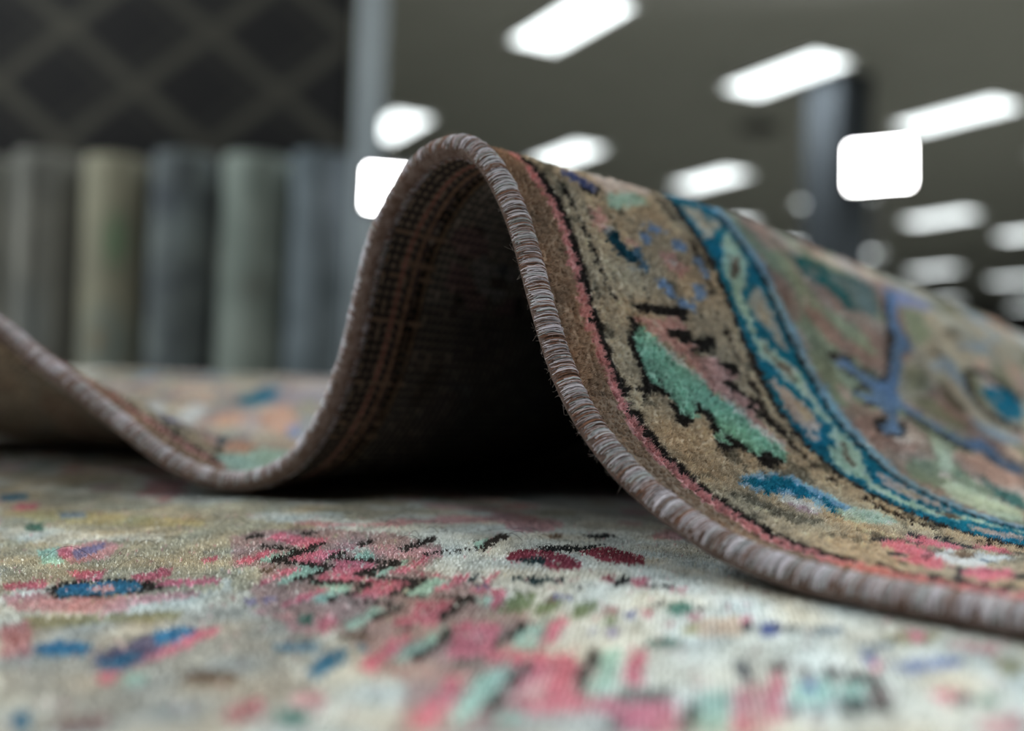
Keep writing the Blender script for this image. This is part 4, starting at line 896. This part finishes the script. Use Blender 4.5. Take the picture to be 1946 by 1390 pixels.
# ------------------------------------------------------------------ the room
HC=.062; H=3.24; CZ=HC+H; YAW=.484
e1=np.array([math.cos(YAW),math.sin(YAW)]); e2=np.array([-math.sin(YAW),math.cos(YAW)])
def room(a,b,z): p=a*e1+b*e2; return (float(p[0]),float(p[1]),z)
A0,A1,B0_,B1=-9.0,46.0,-9.0,21.6
def slab(name,a0,a1,b0,b1,z0,z1,mat):
    o=MB().box(room((a0+a1)/2,(b0+b1)/2,(z0+z1)/2),(a1-a0,b1-b0,z1-z0),YAW).build(name,mat); tag(o,kind='structure'); return o
mceil=noisy(pmat('ceiling_paint',rough=.95,spec=.1),1.5,.3,(.22,.222,.205),(.245,.248,.23))
slab('floor',A0,A1,B0_,B1,FZ-.1,FZ,noisy(pmat('floor_carpet',rough=.95),30,.25,(.20,.19,.165),(.27,.255,.225)))
slab('ceiling',A0,A1,B0_,B1,CZ,CZ+.1,mceil)
mw=noisy(pmat('wall_dark',rough=.9),1.1,.3,(.045,.042,.04),(.075,.07,.066))
slab('wall_back',A0,A1,B1,B1+.15,FZ,CZ,mw)
slab('wall_front',A0,A1,B0_-.15,B0_,FZ,CZ,mw)
slab('wall_left',A0-.15,A0,B0_,B1,FZ,CZ,mw)
slab('wall_right',A1,A1+.15,B0_,B1,FZ,CZ,mw)

# ceiling lights -----------------------------------------------------
LX,LY=.47,1.30
def louvre(name,col,base,down):
    """a louvred panel: strongest straight down, weak at a glancing angle"""
    m=emat(name,col,1); n,l=nodes(m); g=n.new('ShaderNodeNewGeometry'); d=n.new('ShaderNodeVectorMath'); d.operation='DOT_PRODUCT'
    l.new(g.outputs['Normal'],d.inputs[0]); l.new(g.outputs['Incoming'],d.inputs[1])
    p=n.new('ShaderNodeMath'); p.operation='POWER'; p.inputs[1].default_value=4.0; l.new(d.outputs['Value'],p.inputs[0])
    q=n.new('ShaderNodeMath'); q.operation='MULTIPLY_ADD'; q.inputs[1].default_value=down; q.inputs[2].default_value=base; l.new(p.outputs[0],q.inputs[0])
    l.new(q.outputs[0],n['Emission'].inputs['Strength']); return m
mpanel=louvre('light_panel',(.93,1.0,1.0),LBASE,LDOWN)
mframe=pmat('light_frame',(.62,.63,.62),.5)
def light_proto():
    t=empty('ceiling_light')
    f=MB()
    for s in (-1,1):
        f.box((s*(LX/2+.02),0,-.015),(.04,LY+.08,.03)); f.box((0,s*(LY/2+.02),-.015),(LX,.04,.03))
    f.build('frame',mframe,t)
    d=MB(); n=0
    d.v=[(-LX/2,-LY/2,-.012),(LX/2,-LY/2,-.012),(LX/2,LY/2,-.012),(-LX/2,LY/2,-.012)]; d.f=[(3,2,1,0)]
    d.build('diffuser',mpanel,t)
    return t
proto=light_proto(); first=True
def put_light(loc,label):
    global first
    if first: o=proto; first=False
    else:
        o=proto.copy(); COL.objects.link(o)
        for c in proto.children:
            k=c.copy(); k.parent=o; COL.objects.link(k)
    o.location=loc; o.rotation_euler=(0,0,YAW)
    tag(o,label,'ceiling light','long panel lights in the dark ceiling')
    return o
SX,SY,X0,Y0=.774*H,1.312*H,1.354*H,2.32*H
def gl(i,j): return room(X0+i*SX,Y0+j*SY,CZ)
names={(0,0):'largest ceiling light, cut by the top of the picture above the fold',
(1,0):'big ceiling light above the dark pillar',
(2,0):'ceiling light partly behind the square floodlight on the dark pillar',
(3,0):'ceiling light cut by the right side of the picture, above the rows of smaller ones',
(0,1):'ceiling light beside the grey post, partly hidden by it',
(1,1):'ceiling light touching the top of the rug fold near its crest',
(2,1):'ceiling light above the teal band where the rug ridge slopes down',
(3,1):'ceiling light of which only a round tip shows left of the dark pillar',
(4,1):'ceiling light just below the floodlight on the right',
(5,1):'ceiling light at right, second along from the floodlight in its row',
(4,2):'small ceiling light peeking over the ridge just left of the dark pillar',
(5,2):'ceiling light of which a round tip shows right of the pillar, touching the ridge',
(6,2):'greenish ceiling light right of the round bright tip beside the pillar',
(7,2):'far ceiling light at the right end of the lowest clear row',
(8,3):'farthest small ceiling light touching the rug ridge at right',
(9,3):'faint farthest ceiling light at the right side of the picture'}
for (i,j),lab in names.items(): put_light(room(*SHIFTED[(i,j)],CZ) if (i,j) in SHIFTED else gl(i,j),lab)
put_light(room(*OFFGRID,CZ),'short ceiling light standing off the rows, behind the ridge by the teal band')
# the same lamps continue over the camera, outside the picture: light only
for i in range(-4,5):
    for j in (-2,-1):
        L=bpy.data.lights.new('panel_light','AREA'); L.shape='RECTANGLE'; L.size=LX; L.size_y=LY; L.color=(.93,1,1)
        L.energy=(LBASE*math.pi+LDOWN*1.05)*LX*LY*LGAIN*{-2:.36,-1:1.75}[j]; L.spread=LSPREAD
        o=bpy.data.objects.new('panel_light',L); COL.objects.link(o); x,y,z=gl(i,j); o.location=(x,y,z-.02); o.rotation_euler=(0,0,YAW)

# square floodlights -------------------------------------------------
mhouse=pmat('flood_housing',(.05,.05,.055),.5)
mlamp=emat('flood_lens',(1,1,1),FLOOD)
mpole=pmat('stand_metal',(.03,.03,.033),.45,.4)
def flood(c,w,h,face,label,roll=0):
    """c: centre of the lens; face: direction it shines"""
    from mathutils import Vector, Matrix
    t=empty('floodlight',(c[0],c[1],FZ))
    f=Vector(face).normalized(); up=Vector((0,0,1)); x=f.cross(up).normalized(); u=x.cross(f)
    M=Matrix((x,u,-f)).transposed().to_4x4()
    z=c[2]-FZ
    def place(o): o.matrix_local=Matrix.Translation((0,0,z))@M@Matrix.Rotation(roll,4,'Z'); return o
    place(MB().box((0,0,.035),(w+.03,h+.03,.06)).build('housing',mhouse,t,bevel=.006))
    l=MB(); l.v=[(-w/2,-h/2,0),(w/2,-h/2,0),(w/2,h/2,0),(-w/2,h/2,0)]; l.f=[(3,2,1,0)] if False else [(0,1,2,3)]
    o=place(l.build('lens',mlamp,t)); o.location=o.location+f*.002
    bx,by=-f.x*.09,-f.y*.09
    MB().tube((bx,by,.02),(bx,by,z-.02),.016).build('stand_pole',mpole,t)
    y=MB(); y.tube((bx,by,z-.02),(-f.x*.04,-f.y*.04,z-.02),.012); y.build('yoke',mpole,t)
    for k in range(3):
        a=2.1*k+.4; MB().tube((bx,by,.25),(bx+.33*math.cos(a),by+.33*math.sin(a),.012),.011).build('leg',mpole,t)
    tag(t,label,'floodlight','square floodlights on stands')
    return t
flood(FL1,.447,.33,(-.42,-.9,.0),'square white floodlight standing in front of the dark pillar at right',roll=-.03)
flood(FL2,.162,.109,(.2,-.97,-.12),'square white floodlight beside the grey post, half hidden by the fold',roll=0)

# round ceiling vent
t=empty('ceiling_vent',(VENT[0],VENT[1],CZ)); mv=pmat('vent_dark',(.03,.03,.028),.6)
MB().lathe([(.0005,-.006),(.24,-.006)],40).build('grille_plate',mv,t)
for k,rr_ in enumerate((.08,.15,.22)):
    MB().lathe([(rr_,-.006),(rr_+.03,-.03),(rr_+.034,-.028),(rr_+.006,-.004)],40).build('grille_ring',mv,t,smoothed=True)
tag(t,'dark round vent in the ceiling left of the pillar','vent')

# pillar ---------------------------------------------------------------
o=MB().box((PIL[0],PIL[1],(FZ+CZ)/2),(.45,.45,CZ-FZ),YAW).build('pillar',noisy(pmat('pillar_paint',rough=.7),3,.3,(.036,.043,.052),(.05,.058,.068)),bevel=.01); tag(o,kind='structure')
# dark rug hanging behind the pillar foot
def hung(name,cx,cy,z0,z1,w,rz,mat,label,thick=.012,wave=.012,group=None):
    n,k=60,24; V=[]
    for s in (-1,1):
        for j in range(k+1):
            for i in range(n+1):
                x=(i/n-.5)*w; z=z0+(z1-z0)*j/k; y=wave*math.sin(i/n*9+j*.05)*(1-.6*j/k)+s*thick/2
                V.append((x,y,z))
    V=np.array(V); q=gridq(k+1,n+1); N_=(k+1)*(n+1)
    F=[tuple(a) for a in q]+[tuple(a[::-1]+N_) for a in q]
    rim=[i for i in range(n+1)]+[j*(n+1)+n for j in range(1,k+1)]+[k*(n+1)+i for i in range(n-1,-1,-1)]+[j*(n+1) for j in range(k-1,0,-1)]
    for a_,b_ in zip(rim,rim[1:]+rim[:1]): F.append((b_,a_,a_+N_,b_+N_))
    o=add(name,mesh(name,V,F,True),mat); o.location=(cx,cy,0); o.rotation_euler=(0,0,rz); tag(o,label,'rug',group); return o

# dark lattice rug on the display rack ----------------------------------
ml=pmat('lattice_wool',rough=.95,spec=.05); n,l=nodes(ml)
tc=n.new('ShaderNodeTexCoord'); sp=n.new('ShaderNodeSeparateXYZ'); l.new(tc.outputs['Object'],sp.inputs[0])
def mth(op,a,b=None,c=None):
    x=n.new('ShaderNodeMath'); x.operation=op
    for k,v in enumerate((a,b,c)):
        if v is None: continue
        if isinstance(v,(int,float)): x.inputs[k].default_value=v
        else: l.new(v,x.inputs[k])
    return x.outputs[0]
PX,PZ,OX,OZ=LAT
p=mth('DIVIDE',mth('SUBTRACT',sp.outputs['X'],OX),PX); q=mth('DIVIDE',mth('SUBTRACT',sp.outputs['Z'],OZ),PZ)
def band(e,w,soft=.03):
    f=mth('ABSOLUTE',mth('SUBTRACT',mth('FRACT',mth('ADD',e,.5)),.5)); return mth('SUBTRACT',1,mth('SMOOTH_MIN',mth('MAXIMUM',mth('DIVIDE',mth('SUBTRACT',f,w),soft),0),1,.1))
d1=mth('ADD',p,q); d2=mth('SUBTRACT',p,q)
lat=mth('MAXIMUM',band(d1,.065),band(d2,.065))
inn=mth('MULTIPLY',mth('MAXIMUM',band(mth('ADD',d1,.22),.02),band(mth('ADD',d2,.22),.02)),.35)
fac=mth('MINIMUM',mth('MAXIMUM',lat,inn),1)
nz=n.new('ShaderNodeTexNoise'); nz.inputs['Scale'].default_value=9; l.new(tc.outputs['Object'],nz.inputs['Vector'])
mx=n.new('ShaderNodeMix'); mx.data_type='RGBA'; mx.inputs[6].default_value=(.0135,.013,.0135,1); mx.inputs[7].default_value=(.040,.038,.032,1)
l.new(mth('MULTIPLY',fac,mth('ADD',mth('MULTIPLY',nz.outputs['Fac'],.9),.45)),mx.inputs[0]); l.new(mx.outputs[2],n['Principled BSDF'].inputs['Base Color'])
hung('hanging_rug',LR[0],LR[1],LR[2],LR[3],LR[4],LR[5],ml,'dark hanging rug with a diamond lattice behind the rolled rugs')
mp=noisy(pmat('post_paint',rough=.6),4,.3,(.30,.34,.37),(.36,.40,.43))
o=MB().box((POST[0],POST[1],(FZ+CZ)/2),(.085,.11,CZ-FZ),POST[2]).build('post',mp,bevel=.004); tag(o,'blue grey upright post at the edge of the dark hanging rug','post')

# rolled rugs -----------------------------------------------------------
def roll_mat(k,base,dark,pats):
    m=pmat('rolled_wool%d'%k,rough=.95,spec=.05); n,l=nodes(m)
    tc=n.new('ShaderNodeTexCoord'); mp_=n.new('ShaderNodeMapping'); mp_.inputs['Location'].default_value=(k*1.7,k*.9,k*2.3); l.new(tc.outputs['Object'],mp_.inputs[0])
    prev=None
    ns=n.new('ShaderNodeTexNoise'); ns.inputs['Scale'].default_value=7; ns.inputs['Detail'].default_value=3; l.new(mp_.outputs[0],ns.inputs['Vector'])
    cr=n.new('ShaderNodeValToRGB'); cr.color_ramp.elements[0].position=.38; cr.color_ramp.elements[1].position=.6
    cr.color_ramp.elements[0].color=(*dark,1); cr.color_ramp.elements[1].color=(*base,1); l.new(ns.outputs['Fac'],cr.inputs[0]); prev=cr.outputs[0]
    for (x,z,rx,rz_,col,a_) in pats:      # a woven motif: an oval of colour on the outside of the roll
        sp=n.new('ShaderNodeSeparateXYZ'); l.new(tc.outputs['Object'],sp.inputs[0])
        def mt(op,a,b):
            q=n.new('ShaderNodeMath'); q.operation=op
            for i_,v in enumerate((a,b)):
                if isinstance(v,(int,float)): q.inputs[i_].default_value=v
                else: l.new(v,q.inputs[i_])
            return q.outputs[0]
        dx=mt('DIVIDE',mt('SUBTRACT',sp.outputs['X'],x),rx); dz=mt('DIVIDE',mt('SUBTRACT',sp.outputs['Z'],z),rz_)
        rr=mt('SQRT',mt('ADD',mt('MULTIPLY',dx,dx),mt('MULTIPLY',dz,dz)),0)
        f=mt('MULTIPLY',mt('MINIMUM',mt('MAXIMUM',mt('SUBTRACT',1.25,rr),0),1),a_)
        mx=n.new('ShaderNodeMix'); mx.data_type='RGBA'; l.new(f,mx.inputs[0]); l.new(prev,mx.inputs[6]); mx.inputs[7].default_value=(*col,1); prev=mx.outputs[2]
    l.new(prev,n['Principled BSDF'].inputs['Base Color']); return m
def rolled(k,x,y,R,top,base,dark,pats,label,lean=0):
    """a rug rolled up: the cross-section is a spiral of cloth about 12 mm thick"""
    th=.012; turns=R/(th*1.15); nseg=int(turns*26); V=[];F=[]
    hgt=top-FZ; zs=[0,.02,.06]+[hgt*f for f in (.15,.3,.45,.6,.75,.9)]+[hgt-.03,hgt-.008,hgt]
    rd=np.random.default_rng(k)
    pr=[]
    a_end=2*math.pi*turns; ph=1.2+k
    for i in range(nseg+1):
        a=a_end*i/nseg; r=.012+ (R-.012)*i/nseg
        pr.append((a+ph,r))
    nz=len(zs); nn=nseg+1
    for side,dr in ((0,-th*.42),(1,th*.42)):
        for jz,z in enumerate(zs):
            for a,r in pr:
                rr=max(.002,r+dr*(1 if 0<jz<nz-1 else .35)); wob=1+.02*math.sin(3*a+z*5+k)+.012*math.sin(z*9+k)
                V.append((rr*wob*math.cos(a),rr*wob*math.sin(a),z))
    for side in (0,1):
        o_=side*nz*nn
        for j in range(nz-1):
            for i in range(nn-1):
                q=(o_+j*nn+i,o_+j*nn+i+1,o_+(j+1)*nn+i+1,o_+(j+1)*nn+i)
                F.append(q if side else q[::-1])
    S=nz*nn
    for j in (0,nz-1):
        for i in range(nn-1): F.append((j*nn+i,j*nn+i+1,S+j*nn+i+1,S+j*nn+i))
    for i in (0,nn-1):
        for j in range(nz-1): F.append((j*nn+i,(j+1)*nn+i,S+(j+1)*nn+i,S+j*nn+i))
    me=mesh('rolled_rug',V,F,True); o=add('rolled_rug',me,roll_mat(k,base,dark,pats)); o.location=(x,y,FZ); o.rotation_euler=(0,lean,0)
    tag(o,label,'rolled rug','rolled rugs standing in a row'); return o
for args in ROLLS: rolled(*args)

# ------------------------------------------------------------------ world, camera
w=bpy.data.worlds.new('room_air'); SC.world=w; w.use_nodes=True
w.node_tree.nodes['Background'].inputs[0].default_value=(.9,.95,1,1); w.node_tree.nodes['Background'].inputs[1].default_value=0
cam=bpy.data.cameras.new('camera'); co=bpy.data.objects.new('camera',cam); COL.objects.link(co); SC.camera=co
cam.sensor_fit='HORIZONTAL'; cam.sensor_width=36; cam.lens=1892/1946*36; cam.clip_start=.01; cam.clip_end=200
from mathutils import Matrix
PITCH,ROLL=.022,-.039
R=Matrix.Rotation(math.pi/2+PITCH,4,'X')@Matrix.Rotation(-ROLL if ROLLSIGN>0 else ROLL,4,'Z')
co.matrix_world=Matrix.Translation((0,0,HC))@R
cam.dof.use_dof=True; cam.dof.focus_distance=FOCUS; cam.dof.aperture_fstop=cam.lens/1000/APERT
cam.dof.aperture_blades=0
SC.view_settings.view_transform='Standard'; SC.view_settings.look='None'; SC.view_settings.gamma=1; SC.view_settings.use_curve_mapping=False
SC.view_settings.exposure=EXPOSURE
SC.cycles.use_denoising=True; SC.cycles.max_bounces=8; SC.cycles.diffuse_bounces=4; SC.cycles.sample_clamp_indirect=6
SC.cycles.use_light_tree=True
SC.cycles_curves.shape='RIBBONS'; SC.cycles_curves.subdivisions=2
